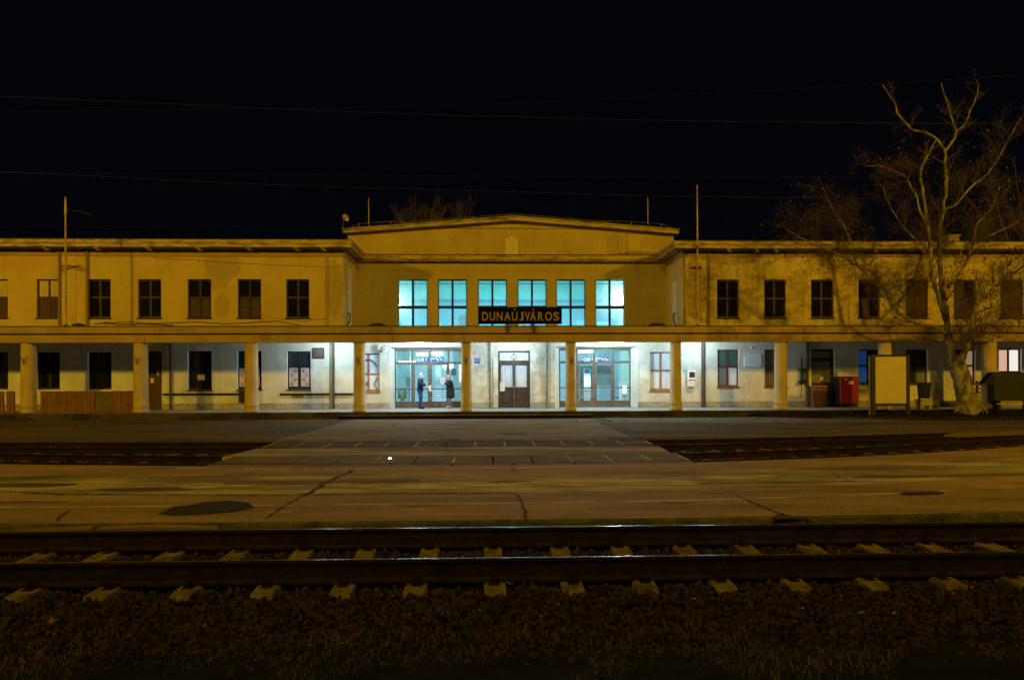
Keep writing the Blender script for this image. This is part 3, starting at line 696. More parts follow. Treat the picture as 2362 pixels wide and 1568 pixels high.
pts_ = [PG(x, y, PZ) for x, y in ((362, 1186), (395, 1189), (460, 1187), (540, 1180), (586, 1171), (575, 1160), (530, 1155), (480, 1157), (440, 1165), (400, 1168), (385, 1176))]
mb.add([(x, y, PZ+.009) for x, y in pts_], [tuple(range(len(pts_)))])
struct(mb, 'dark_asphalt_patch', M['patch'])
mb = MB(); pts_ = [PG(x, y, PZ) for x, y in ((2074, 1140), (2090, 1143), (2170, 1140), (2178, 1136), (2160, 1133), (2085, 1135))]
mb.add([(x, y, PZ+.009) for x, y in pts_], [tuple(range(len(pts_)))]); struct(mb, 'small_asphalt_patch', M['patch'])
mb = MB(); x_, y_ = PG(1400, 1152, PZ)
for i, (px, py, rx, ry) in enumerate(((60, 1118, .9, .22), (330, 1128, .8, .2), (640, 1112, 1.1, .25), (880, 1108, .8, .18), (1180, 1110, .4, .1), (2060, 1098, .8, .14), (40, 1158, .7, .07), (1560, 1160, .3, .03))):
    X, Y = PG(px, py, PZ); blob(mb, X, Y, rx, ry, PZ+.0005*(i+1)+.001, i+3)
struct(mb, 'worn_patches', M['asph_dk'])
mb = MB()
for i, (px, py, rx, ry) in enumerate(((905, 980, .16, .12), (960, 993, .14, .1), (1000, 1001, .3, .1), (880, 997, .1, .1), (1095, 984, .12, .12), (1260, 984, .1, .1), (1180, 1001, .5, .12), (840, 1000, .25, .08), (1230, 968, .1, .1), (1380, 986, .1, .1), (1800, 978, .12, .1), (1990, 979, .25, .1))):
    X, Y = PG(px, py, GZ); blob(mb, X, Y, rx, ry, GZ+.014+.0005*i, i+30)
struct(mb, 'damp_spots', M['patch'])
# small round white object lit on the crossing
X, Y = PG(899, 1058, GZ)
mb = MB(); mb.lathe(X, Y, [(.035, GZ+.004), (.038, GZ+.012), (.03, GZ+.03), (.012, GZ+.034)], 16)
o = mb.build('crossing_marker', emit('lit_marker', (.8, .93, 1.0), 6)); tag(o, 'small bright white marker light set in the foot crossing', 'marker light')
# fallen leaves: the few that can be told apart
def leaf_mesh(mb, cx, cy, cz, s, rot, tilt):
    pts = []
    for i in range(10):
        a = math.pi*2*i/10; r_ = (1.0 if i % 2 == 0 else .45)*(1.1 if i in (0,) else 1)*random.uniform(.85, 1.1)
        x, y = math.cos(a)*r_*s, math.sin(a)*r_*s*.8; z = tilt*x+.25*s*random.random()
        pts.append((cx+x*math.cos(rot)-y*math.sin(rot), cy+x*math.sin(rot)+y*math.cos(rot), cz+z))
    c = (cx, cy, cz+.1*s)
    mb.add([c]+pts, [(0, i+1, (i+1) % 10+1) for i in range(10)])
random.seed(21)
for (px, py, z, s, lab) in ((944, 1254, -.50, .085, 'large curled brown leaf leaning on the rear rail, left of centre'), (1231, 1262, -.52, .07, 'brown leaf in the ballast behind the front rail, right of centre'),
        (104, 1293, -.52, .07, 'pale leaf beside the second sleeper from the left edge'), (1176, 1348, -.46, .055, 'tan leaf standing on the end of the central sleeper'), (123, 1436, -.50, .06, 'orange leaf on the ballast at the far left foreground'),
        (1978, 1417, -.50, .06, 'brown leaf on the ballast at the right foreground'), (1550, 1417, -.50, .04, 'small pale leaf on the ballast near the centre right'), (1590, 1332, -.50, .07, 'yellowish leaf just in front of the front rail'),
        (706, 1297, -.51, .04, 'pale leaf pressed against the front rail, left of centre'), (2256, 1243, -.50, .06, 'curled leaf by the rear rail at the far right')):
    X, Y = PG(px, py, z); mb = MB(); leaf_mesh(mb, X, Y, z+.01, s, random.uniform(0, 6), random.uniform(-.3, .5))
    tag(mb.build('fallen_leaf', M['leaf']), lab, 'leaf')
mb = MB()
for _ in range(420):
    if random.random() < .45: d = random.uniform(4.8, 9.4); X = random.uniform(-.7, .75)*d; z = -.50; s = random.uniform(.012, .028)
    else:
        d = random.uniform(15.6, 21.5); X = random.choice((random.uniform(-14, -6.6), random.uniform(5, 17))); z = -.45; s = random.uniform(.03, .07)
        d += off(X, *KB)*.8
    leaf_mesh(mb, X, yd(d), z, s, random.uniform(0, 6), random.uniform(-.5, .5))
tag(mb.build('leaf_litter', M['leaf']), 'scattered small dead leaves on the track beds', 'leaf litter', kind='stuff')

# ================================================================== STATION BUILDING
XL, XR = PY(791, 660, 0)[0], PY(1574, 660, 0)[0]     # inner corners of the two wings
YC = 3.41                                             # front of the set-back hall
st = thing('station_building', 'long two-storey ochre railway station with a gabled central hall and canopy', 'station', (1.2, 0, 0))
def wall(mb, x0, x1, z0, z1, y, ops, dep=.22):
    xs = sorted({x0, x1, *[v for o in ops for v in o[:2]]}); zs = sorted({z0, z1, *[v for o in ops for v in o[2:4]]})
    xs = [v for v in xs if x0 <= v <= x1]; zs = [v for v in zs if z0 <= v <= z1]
    for a, b in zip(xs[:-1], xs[1:]):
        for c, d in zip(zs[:-1], zs[1:]):
            mx_, mz = (a+b)/2, (c+d)/2
            if any(o[0] < mx_ < o[1] and o[2] < mz < o[3] for o in ops): continue
            mb.add([(a, y, c), (b, y, c), (b, y, d), (a, y, d)], [(0, 1, 2, 3)])
            mb.add([(a, y+dep, c), (b, y+dep, c), (b, y+dep, d), (a, y+dep, d)], [(3, 2, 1, 0)])
    for o in ops:
        a, b, c, d = o[:4]
        mb.add([(a, y, c), (b, y, c), (b, y, d), (a, y, d), (a, y+dep, c), (b, y+dep, c), (b, y+dep, d), (a, y+dep, d)],
               ([(0, 4, 5, 1)] if c > .01 else [])+[(1, 5, 6, 2), (2, 6, 7, 3), (3, 7, 4, 0)])
def window(rect, Y, fm, panes, parent=st, rec=.11, tr=.47, fw=.055, mull=True, sill=None, name='window', rooms=None, open_=None):
    """frame with a mullion and a transom bar; panes: [upper left, upper right, lower left, lower right] materials"""
    a, b, c, d = rect; y = Y+rec; zt = c+(d-c)*(1-tr); xm = (a+b)/2
    mb = MB()
    mb.box(a, a+fw, y, y+.07, c, d); mb.box(b-fw, b, y, y+.07, c, d); mb.box(a+fw, b-fw, y, y+.07, c, c+fw*1.2); mb.box(a+fw, b-fw, y, y+.07, d-fw, d)
    mb.box(a+fw, b-fw, y-.012, y+.06, zt-fw*.6, zt+fw*.6)
    if mull:
        mb.box(xm-fw*.75, xm+fw*.75, y-.004, y+.062, c+fw*1.2, zt-fw*.6); mb.box(xm-fw*.75, xm+fw*.75, y-.004, y+.062, zt+fw*.6, d-fw)
    wn = mb.build(name, fm, parent)
    cells = [(a+fw, xm-fw*.75, zt+fw*.6, d-fw), (xm+fw*.75, b-fw, zt+fw*.6, d-fw), (a+fw, xm-fw*.75, c+fw*1.2, zt-fw*.6), (xm+fw*.75, b-fw, c+fw*1.2, zt-fw*.6)] if mull else [(a+fw, b-fw, zt+fw*.6, d-fw), None, (a+fw, b-fw, c+fw*1.2, zt-fw*.6), None]
    mats = []; mb = MB()
    for cell, pm in zip(cells, panes):
        if cell is None or pm is None: continue
        if pm not in mats: mats.append(pm)
        mb.mi = mats.index(pm); mb.box(cell[0]+.012, cell[1]-.012, y+.03, y+.036, cell[2]+.012, cell[3]-.012)
    for cell in cells:                                  # slim inner sash around each pane
        if cell is None: continue
        if fm not in mats: mats.append(fm)
        mb.mi = mats.index(fm); p, q, r_, s_ = cell; t = .012
        mb.box(p, p+t, y+.015, y+.05, r_, s_); mb.box(q-t, q, y+.015, y+.05, r_, s_); mb.box(p+t, q-t, y+.015, y+.05, r_, r_+t); mb.box(p+t, q-t, y+.015, y+.05, s_-t, s_)
    mb.build('pane', mats, wn)
    if sill:
        mb = MB(); mb.bbox(a-.05, b+.05, Y-.06, Y+rec-.002, c-.055, c-.002, .01); mb.build('sill', sill, wn)
    return wn
def curtain(mb, x0, x1, z0, z1, y, amp=.03, waves=5):
    n = 40
    for i in range(n):
        f = lambda j: (x0+(x1-x0)*j/n, y+amp*math.sin(j/n*waves*2*math.pi)+amp*.5*math.sin(j/n*waves*5.1))
        a, b = f(i), f(i+1); mb.add([(a[0], a[1], z0), (b[0], b[1], z0), (b[0], b[1], z1), (a[0], a[1], z1)], [(0, 1, 2, 3)])

# ---- upper windows of the wings
UL = [(-98, -46), (-36, 18), (84, 137), (202, 255), (318, 371.5), (432.6, 487), (548, 602), (659.6, 713)]
UR = [(1653, 1704), (1762, 1812), (1870, 1922.5), (1979.5, 2029.5), (2088.5, 2139.5), (2199, 2250), (2306.8, 2359), (2416, 2470)]
D, B_, W_ = M['pane_dk'], M['pane_bl'], M['wood']
ul = [RC(a, b, 644, 733, 0) for a, b in UL]; ur = [RC(a, b, 645, 733, 0) for a, b in UR]
CO, CDk = M['curtain_o'], M['curtain_d']
for i, r_ in enumerate(ul):
    p = [D]*4
    if i in (1, 2, 0): p = [CO, CO, CDk, CDk]
    if i in (5, 6): p = [D, D, CDk, CDk]
    fm = M['wood_dk'] if i in (5, 6) else M['wood']
    wn = window(r_, 0, fm, p, tr=.47, sill=M['wood'])
    if p[0] is CO:
        mb = MB(); a, b, c, d = r_
        curtain(mb, a+.07, b-.07, c+(d-c)*.56, d-.06, .128, .012, 4); mb.build('curtain', CO, wn)
for i, r_ in enumerate(ur):
    p = [D]*4
    if i >= 4: p = [CDk, CDk, CDk, CDk] if i % 2 == 0 else [CDk, D, CDk, CDk]  # dark curtain colour stands in for the tree reflected in these panes
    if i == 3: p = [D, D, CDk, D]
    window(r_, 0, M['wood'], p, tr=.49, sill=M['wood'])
# ---- eaves measured on y = -.5
ZE0 = PY(1128, 571, -.5)[1]; ZE1 = PY(1128, 554.5, -.5)[1]; ZW = ZE0-.02
ZFR = PY(1128, 592, 0)[1]
ZG = 3.30                                              # split between the two storeys, behind the canopy
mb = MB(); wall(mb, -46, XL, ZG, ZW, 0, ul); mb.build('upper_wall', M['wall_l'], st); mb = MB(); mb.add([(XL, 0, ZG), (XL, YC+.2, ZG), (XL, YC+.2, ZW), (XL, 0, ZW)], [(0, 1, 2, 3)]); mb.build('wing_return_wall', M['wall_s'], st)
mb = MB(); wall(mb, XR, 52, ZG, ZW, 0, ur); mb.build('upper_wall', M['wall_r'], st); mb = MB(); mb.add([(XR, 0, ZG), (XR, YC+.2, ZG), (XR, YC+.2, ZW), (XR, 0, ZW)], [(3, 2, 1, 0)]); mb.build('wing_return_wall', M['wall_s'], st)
mb = MB(); mb.bbox(-46, XL+.02, -.022, -.001, ZFR, ZW, .004); mb.add([(XL+.021, -.02, ZFR), (XL+.021, YC, ZFR), (XL+.021, YC, ZW), (XL+.021, -.02, ZW)], [(0, 1, 2, 3)]); mb.build('frieze', M['frieze'], st)
mb = MB(); mb.bbox(XR-.02, 52, -.022, -.001, ZFR, ZW, .004); mb.add([(XR-.021, -.02, ZFR), (XR-.021, YC, ZFR), (XR-.021, YC, ZW), (XR-.021, -.02, ZW)], [(3, 2, 1, 0)]); mb.build('frieze', M['canopy_r'], st)
def eave(x0, x1, inner, m_, nm='eave'):
    """two-stepped eave with its fascia running round the inner corner"""
    s = 1 if inner == 'r' else -1
    mb = MB()
    zm = ZE0+(ZE1-ZE0)*.52
    n = 60
    mb.box(x0, x1, -.46, 12, ZE0, zm)
    if inner == 'r': mb.box(x0, x1+.05, -.51, 12, zm+.001, ZE1)
    else: mb.box(x0-.05, x1, -.51, 12, zm+.001, ZE1)
    o = mb.build(nm, m_, st)
    mb = MB(); mb.box(x0, x1, -.53, 12, ZE1+.001, ZE1+.035); mb.build('roof_flashing', M['gutter'], o)
    mb = MB()
    if inner == 'r': mb.tube([(x0, -.36, ZE0-.055), (x1-.1, -.36, ZE0-.055)], .05, 8)
    else: mb.tube([(x0+.1, -.36, ZE0-.055), (x1, -.36, ZE0-.055)], .05, 8)
    mb.build('gutter', M['gutter'], o)
    return o
eL = eave(-46, XL+.47, 'r', M['trim']); eR = eave(XR-.50, 52, 'l', M['trim'])
for px in (-25, 103, 222, 341, 457, 573, 684, 745, 1682, 1745, 1790, 1905, 2020, 2130):
    x = PY(px, 575, -.4)[0]; mb = MB()
    mb.add([(x-.13, -.44, ZE0-.02), (x+.05, -.44, ZE0-.02), (x+.16, -.30, ZE0-.13), (x-.02, -.30, ZE0-.13), (x-.13, -.44, ZE0-.05), (x+.05, -.44, ZE0-.05), (x+.16, -.30, ZE0-.16), (x-.02, -.30, ZE0-.16)], [(0, 1, 2, 3), (7, 6, 5, 4), (4, 5, 1, 0), (5, 6, 2, 1), (6, 7, 3, 2), (7, 4, 0, 3)])
    mb.build('gutter_bracket', M['trim'], eL if px < 1000 else eR)
# ---- set-back hall front
cw = [(917.6, 985.6), (1010, 1076.5), (1102, 1168.8), (1193.6, 1260.3), (1282.6, 1350), (1373, 1440)]
cr_ = [RC(a, b, 644.5, 764, YC) for a, b in cw]
ZC0 = PY(1180, 602, 2.95)[1]; ZC1 = PY(1180, 588.5, 2.95)[1]
mb = MB(); wall(mb, XL-.3, XR+.3, 3.6, ZC0+.3, YC, cr_, .3); mb.build('hall_wall', M['wall_c'], st)
zf0, zf1 = PY(1180, 625, YC)[1], ZC0
mb = MB(); mb.bbox(XL+.025, XR-.025, YC-.025, YC-.001, zf0, zf1, .006); mb.build('frieze', M['wall_c'], st)
mb = MB(); mb.bbox(XL+.47, XR-.50, 2.93, YC-.03, ZC0+.05, ZC1, .02); mb.bbox(XL+.03, XR-.03, 3.02, YC-.03, ZC0, ZC0+.048, .01); mb.build('hall_cornice', M['trim'], st)
mb = MB(); mb.box(XL+.45, XR-.48, 2.90, YC-.03, ZC1+.001, ZC1+.03); mb.build('roof_flashing', M['gutter'], st)
for r_ in cr_:
    a, b, c, d = r_; y = YC+.10; fw = .045; zt = PY(1180, 708.4, y)[1]; xm = (a+b)/2; mb = MB()
    for q in ((a, a+fw, c, d), (b-fw, b, c, d), (a+fw, b-fw, c, c+fw), (a+fw, b-fw, d-fw*1.4, d), (a+fw, b-fw, zt-.075, zt+.075)): mb.box(q[0], q[1], y, y+.09, q[2], q[3])
    mb.box(xm-.055, xm+.055, y+.003, y+.085, c+fw, zt-.075); mb.box(xm-.055, xm+.055, y+.003, y+.085, zt+.075, d-fw*1.4)
    mb.box(a+fw, xm-.055, y+.02, y+.06, d-fw*1.4-.17, d-fw*1.4-.145); mb.box(xm+.055, b-fw, y+.02, y+.06, d-fw*1.4-.17, d-fw*1.4-.145)
    wn = mb.build('hall_window', M['steel_fr'], st)
    mb = MB()
    for u0, u1 in ((a+fw, xm-.055), (xm+.055, b-fw)):
        for w0, w1 in ((c+fw, zt-.075), (zt+.075, d-fw*1.4)): mb.add([(u0, y+.065, w0), (u1, y+.065, w0), (u1, y+.065, w1), (u0, y+.065, w1)], [(0, 1, 2, 3)])
    mb.build('pane', M['hallglass'], wn)
# ---- gable
gx0, gx1 = PY(803, 560, YC)[0], PY(1552, 560, YC)[0]; gp = PY(1184, 503, YC)[0]
zgb = ZC1+.02
yr = 2.85
zpk, zle, zre = PY(1184, 508, yr)[1], PY(791, 537, yr)[1], PY(1564, 539, yr)[1]
tpk, tle, tre = PY(1184, 498, yr)[1], PY(791, 528, yr)[1], PY(1564, 529, yr)[1]
rx0, rx1 = PY(791, 532, yr)[0], PY(1565, 532, yr)[0]
def roofz(x, a, b, c): return a+(b-a)*(x-rx0)/(gp-rx0) if x < gp else b+(c-b)*(x-gp)/(rx1-gp)
N_ = 24; xs_ = [rx0+(rx1-rx0)*i/N_ for i in range(N_+1)]
mb = MB(); mb.prism([(gx0, zgb)]+[(gx1, zgb)]+[(gx1, roofz(gx1, zle, zpk, zre)), (gp, zpk), (gx0, roofz(gx0, zle, zpk, zre))], YC-.12, YC+.3); mb.build('gable_wall', M['gable'], st)
mb = MB(); mb.box(gx0, gx0+.3, YC+.31, 16, ZW, zle); mb.cut(); mb.box(gx1-.3, gx1, YC+.31, 16, ZW, zre); mb.cut(); mb.box(gx0, gx1, 16, 16.3, 0, zle); mb.build_each('hall_side_wall', M['gable'], st)
mb = MB()
mb.prism([(rx0, zle), (gp, zpk), (rx1, zre), (rx1, tre-.06), (gp, tpk-.06), (rx0, tle-.06)], yr, 16.5)
rf = mb.build('gable_roof', M['trim'], st)
mb = MB(); mb.prism([(rx0-.06, tle-.058), (gp, tpk-.058), (rx1+.06, tre-.058), (rx1+.06, tre), (gp, tpk), (rx0-.06, tle)], yr-.07, 16.55); mb.build('roof_edge', M['trim'], rf)
mb = MB(); mb.prism([(rx0-.08, tle+.001), (gp, tpk+.001), (rx1+.08, tre+.001), (rx1+.08, tre+.03), (gp, tpk+.03), (rx0-.08, tle+.03)], yr-.09, 16.6); mb.build('roof_covering', M['roof'], rf)
mb = MB(); tops = []
for px in (813, 828, 901, 930, 1001, 1090, 1184, 1235, 1318, 1393, 1456, 1524, 1545):
    x, z0 = PY(px, 530, yr+.05)[0], 0; z0 = roofz(x, tle, tpk, tre); h = .22 if px in (828, 901, 1524, 1456) else .12
    mb.tube([(x, yr+.05, z0), (x, yr+.05, z0+h)], .014, 5); tops.append((x, yr+.05, z0+h))
mb.tube(tops, .006, 4); mb.build('lightning_conductor', M['mast'], rf)
# house-shaped relief in the middle of the gable
e = [PY(x, y, YC-.15) for x, y in ((1164, 589), (1195.5, 589), (1195.5, 553), (1191, 550.5), (1179, 544), (1168, 551.5), (1164, 552))]
mb = MB(); mb.prism(e, YC-.20, YC-.121)
mb.build('gable_emblem', mat('pale_relief_plaster', (.66, .55, .26), .9, bump=.1), st)
X, Z = PY(1179.5, 527, YC-.12); mb = MB(); mb.ellip((X, YC-.15, Z), (.05, .06, .05)); mb.tube([(gx0+.3, YC-.16, Z+.02), (X, YC-.16, Z), (gx1-.3, YC-.16, Z-.03)], .008, 4); mb.build('gable_cable', M['pipe_dk'], st)
# chimney on the right wing
a = RC(2187, 2212, 541, 556, 4); mb = MB(); mb.bbox(a[0], a[1], 4, 4.6, ZE1, a[3]-.12, .01); mb.bbox(a[0]-.05, a[1]+.05, 3.95, 4.65, a[3]-.118, a[3], .01); mb.build('chimney', M['trim'], st)

# ---- canopy with its columns
YF = -2.95
zq = lambda py: PY(1128, py, YF)[1]
zc = [zq(789), zq(771.5), zq(768), zq(753)]
mb = MB(); mb.bbox(-46, XR-.4, YF, YF+.42, zc[0], zc[1], .01); mb.build('canopy_beam', M['canopy'], st)
mb = MB(); mb.bbox(XR-.4, 52, YF, YF+.42, zc[0], zc[1], .01); mb.build('canopy_beam', M['canopy_r'], st)
mb = MB(); mb.bbox(-46, XR-.4, YF-.07, YF+.42, zc[2], zc[3], .01); mb.build('canopy_fascia', M['canopy'], st)
mb = MB(); mb.bbox(XR-.4, 52, YF-.07, YF+.42, zc[2], zc[3], .01); mb.build('canopy_fascia', M['canopy_r'], st)
mb = MB(); mb.box(-46, 52, YF+.03, YF+.42, zc[1], zc[2]); mb.box(-46, 52, YF-.10, YF+.3, zc[3]+.001, zc[3]+.035); mb.build('flashing_and_shadow_strip', M['gutter'], st)  # lower box is a dark strip painting the shadow line; upper is metal edge
mb = MB(); mb.box(-46, 52, YF+.42, -.002, 3.28, 3.5); mb.build('canopy_ceiling', M['ceil'], st)
mb = MB(); mb.box(-46, 52, YF+.421, -.002, 3.501, zc[3]-.06); mb.box(XL+.01, XR-.01, .0, YC-.002, 3.31, zc[3]-.06); mb.build('canopy_roof', M['roof'], st)
mb = MB()
for px in (905, 1070, 1322, 1565, 333, 590):
    x = PY(px, 780, YF)[0]; mb.cut(); mb.box(x-.012, x+.012, YF-.004, YF-.001, zc[0]+.01, zc[1]-.01)
mb.build_each('expansion_joint', M['pipe_dk'], st)
CYC = YF+.33
for i, (px, pw) in enumerate(((-190, 30), (66, 30), (325, 30), (580, 28.5), (829, 26), (1075, 23.5), (1316, 23.5), (1558, 25), (1800, 28), (2040, 28), (2281, 30.5), (2523, 31))):
    x = PY(px, 870, CYC)[0]; r_ = pw*.5*(35+CYC)/F*1.04
    mb = MB(); mb.lathe(x, CYC, [(r_*1.10, 0), (r_*1.10, .09), (r_*1.06, .11), (r_*1.04, .28), (r_*1.09, .30), (r_*1.07, .335), (r_*1.02, .35), (r_*.99, 1.2), (r_*.95, zc[0]-.002)], 36)
    col = mb.build('column', M['column'], st, smooth=True)
    if px in (66, 325, 829, 1075, 1316):
        zz = PY(px, 835, CYC)[1]; mb = MB(); y = CYC-r_-.03; xo = x
        mb.tube([(xo-.13, y+.03, zz+.22), (xo-.10, y-.02, zz+.20), (xo-.06, y-.03, zz+.05), (xo, y-.03, zz-.06), (xo+.06, y-.03, zz+.05), (xo+.10, y-.02, zz+.20), (xo+.13, y+.03, zz+.22)], .016, 6)
        mb.tube([(xo-.06, y-.02, zz+.07), (xo+.06, y-.02, zz+.07)], .014, 6); mb.ellip((xo, y-.02, zz-.07), (.03, .03, .04), 8, 6); mb.build('flag_holder', M['pipe_dk'], col)
# dark drain domes and cables on the canopy edge
for (px, w_) in ((180, .30), (870, .42), (1515, .42)):
    x = PY(px, 750, YF+.2)[0]; mb = MB(); mb.lathe(x, YF+.25, [(w_, zc[3]+.04), (w_*.9, zc[3]+.10), (w_*.55, zc[3]+.16), (w_*.1, zc[3]+.18)], 20); mb.build('roof_drain_dome', M['gutter'], st)
def cable(pts, r_, m_, nm='cable', n=10):
    mb = MB(); q = []
    for a, b in zip(pts[:-1], pts[1:]):
        for i in range(n): q.append(Vector(a).lerp(Vector(b), i/n)+Vector((0, 0, .012*math.sin(i*1.3+a[0]))))
    q.append(Vector(pts[-1])); mb.tube(q, r_, 5); return mb.build(nm, m_, st)
W = lambda px, py, Y=-.03: (PY(px, py, Y)[0], Y, PY(px, py, Y)[1])
cable([W(218, 747), W(236, 745), W(258, 747), W(300, 748), (W(340, 747)), W(400, 750)], .022, M['pipe_dk'])
cable([W(240, 744), W(300, 742), W(350, 746), W(455, 742), W(520, 747), W(640, 740), W(690, 750)], .016, M['pipe_dk'])
cable([W(137, 614), W(158, 612), W(175, 615), W(198, 621)], .02, M['pipe_dk']); cable([W(135, 624), W(150, 623), W(175, 614), W(185, 612)], .016, M['pipe_dk']); cable([W(140, 618), W(165, 616), W(180, 622), W(199, 626)], .014, M['pipe_dk'])
cable([W(350, 594), W(600, 610), W(790, 617)], .007, M['pipe_oc']); cable([W(0, 588), W(340, 592), W(790, 592)], .006, M['pipe_oc'])
cable([W(540, 708), W(640, 735), W(700, 740), W(752, 735)], .007, M['pipe_oc'])
mb = MB()
for px, y0, r_ in ((136, 577, .05), (200.5, 577, .06), (753, 592, .018)):
    mb.cut(); x, z = PY(px, y0, -.07); mb.tube([(x, -.07, z), (x, -.07, PY(px, 751, -.07)[1])], r_, 8)
mb.build_each('downpipe', M['pipe_oc'], st)
mb = MB(); x, z = PY(1634, 577, -.09); mb.tube([(x, -.09, z), (x, -.09, 3.9)], .055, 8)
for k in range(8): mb.tube([(x, -.09, z-.35-k*.45), (x, -.09, z-.40-k*.45)], .075, 8)
mb.build('downpipe', M['canopy_r'], st)
mb = MB()
for (px, py) in ((1612, 617), (1600, 617)):
    X, Z = PY(px, py, -.1); mb.ellip((X, -.1, Z), (.11, .1, .06), 10, 6)
X, Z = PY(1606, 617, -.1); mb.box(X-.2, X+.2, -.06, -.001, Z-.02, Z+.02); mb.build('wall_bracket', M['pipe_dk'], st)
mb = MB()
for sgn, px in ((1, 803), (-1, 1541)):
    X = XL+.03 if sgn > 0 else XR-.03
    yy = 0.9 if sgn > 0 else 1.2
    z = 4.35; mb.tube([(X, yy, z-.2), (X+sgn*.12, yy, z), (X+sgn*.12, yy, z+.35), (X, yy, z+.45)], .035, 6)
mb.build('side_wall_handle', M['pipe_dk'], st)
mb = MB(); mb.box(XL+.0215, XL+.024, 1.0, 2.0, 3.9, 7.1); mb.build('weather_streak', mat('washed_out_plaster', (.80, .78, .60), .9, (.72, .62, .34), 1.8, .4, .6), st)
mb = MB(); mb.box(XR-.024, XR-.0215, .9, 1.9, 3.9, 6.4); mb.build('weather_streak', bpy.data.materials['washed_out_plaster'], st)

# ---- ground floor front
DZ = 0.0
g_left = [((-32, 19), (812, 898)), ((84, 138), (812, 898)), ((202, 257), (812, 898)), ((432.8, 488), (809.5, 899)), ((547, 603), (809.5, 898.5)), ((662, 716), (810, 898)), ((822, 875), (815, 902))]
g_right = [((1499, 1551), (811.5, 900)), ((1654.5, 1704), (806, 891.5)), ((1763, 1814), (806, 891.5)), ((1979, 2030), (806, 885)), ((2088.5, 2140), (806, 885)), ((2199, 2250), (806, 885)), ((2303, 2356), (804, 885)), ((2416, 2470), (804, 885))]
G = [RC(*a, *b, 0) for a, b in g_left+g_right]
d1 = RC(899, 1086, 800.5, 941, 0); d2 = RC(1280, 1470.5, 799.5, 940, 0); dc = RC(1148.5, 1222.6, 809, 940, 0); dl = RC(330, 373, 810, 947, 0); dr = RC(1871, 1925, 805, 939, 0)
doors = [(d[0], d[1], 0.0, d[3]) for d in (d1, d2, dc, dl, dr)]
YG = 0.0
xa, xb = PY(345, 860, 0)[0], PY(1835, 860, 0)[0]; xo0, xo1 = PY(1131, 860, 0)[0], PY(1297, 860, 0)[0]
def seg(x0, x1, m_, nm='lower_wall'):
    ops = [o for o in G+doors if x0 <= o[0] and o[1] <= x1]
    mb = MB(); wall(mb, x0, x1, 0, 3.30, 0, ops, .26); mb.build(nm, m_, st)
seg(-46, d1[1]+.02, M['wall_g']); seg(d1[1]+.02, PY(1248, 860, 0)[0], M['wall_old']); seg(PY(1248, 860, 0)[0], d2[0]-.01, M['wall_old']); seg(d2[0]-.01, 52, M['wall_g'])
# plinth
mb = MB(); cuts = sorted([(o[0], o[1]) for o in doors]); x = -46
for a, b in cuts+[(52, 52)]:
    if a-x > .05: mb.bbox(x, a-.01, -.035, -.001, .0, .30, .012)
    x = b+.01
mb.build('plinth', M['plinth'], st)
def gwin(i, fm, panes, **k): return window(G[i], 0, fm, panes, rec=.14, sill=k.pop('sill', None), **k)
for i in range(0, 3): gwin(i, M['wood_dk'], [D]*4)
gwin(3, M['wood_dk'], [D]*4, sill=M['wood_dk']); gwin(4, M['wood_dk'], [B_, B_, D, D], sill=M['wood_dk']); gwin(5, M['wood_dk'], [B_, B_, D, D], tr=.48, sill=M['wood_dk'])
w6 = gwin(6, M['wood_or'], [M['curtain']]*4, tr=.55, sill=M['wood_or'], mull=True)
w7 = gwin(7, M['wood_or'], [M['curtain']]*4, tr=.48, sill=M['wood_or'])
gwin(8, M['wood_red'], [M['pane_gn'], M['pane_gn'], M['pane_gr'], M['curtain']], tr=.46, sill=M['wood_red']); gwin(9, M['wood_red'], [M['pane_gr']]*4, sill=M['wood_red'])
gwin(10, M['wood'], [M['blue_lit'], D, M['blue_lit'], D], sill=M['wood']); gwin(11, M['wood'], [D, M['pane_bl'], M['pane_bl'], M['pane_gr']], sill=M['wood']); gwin(12, M['wood'], [D, M['tan_lit'], D, M['tan_lit']], sill=M['wood'])
gwin(13, M['wood_dk'], [M['warm_lit'], M['warm_white'], M['warm_lit'], M['warm_white']], tr=.66, sill=M['wood']); gwin(14, M['wood'], [D]*4)
# curtains in the two windows beside the hall doors
for i, y0f, wv in ((6, .02, 3), (7, .02, 5)):
    a, b, c, d = G[i]; mb = MB(); curtain(mb, a+.06, b-.06, c+.09, d-.06, .155, .012, wv)
    mb.build('curtain', M['curtain'], w6 if i == 6 else w7)
# dark arc decal and wire shapes in the window left of the doors
a, b, c, d = G[6]; mb = MB(); arc = []
for k in range(15):
    t = math.radians(180-k*11); arc.append(((a+b)/2+.44*math.cos(t), .132, c+.92+.62*math.sin(t)))
mb.tube(arc, .035, 6); mb.tube([(b-.13, .132, c+.1), (b-.3, .132, c+.35), (b-.1, .132, c+.68)], .02, 5); mb.tube([(a+.1, .132, c+.3), (a+.35, .132, c+.2), (a+.5, .132, c+.45)], .03, 5)
mb.build('window_decal', mat('dark_blue_decal', (.08, .10, .18), .7), st)

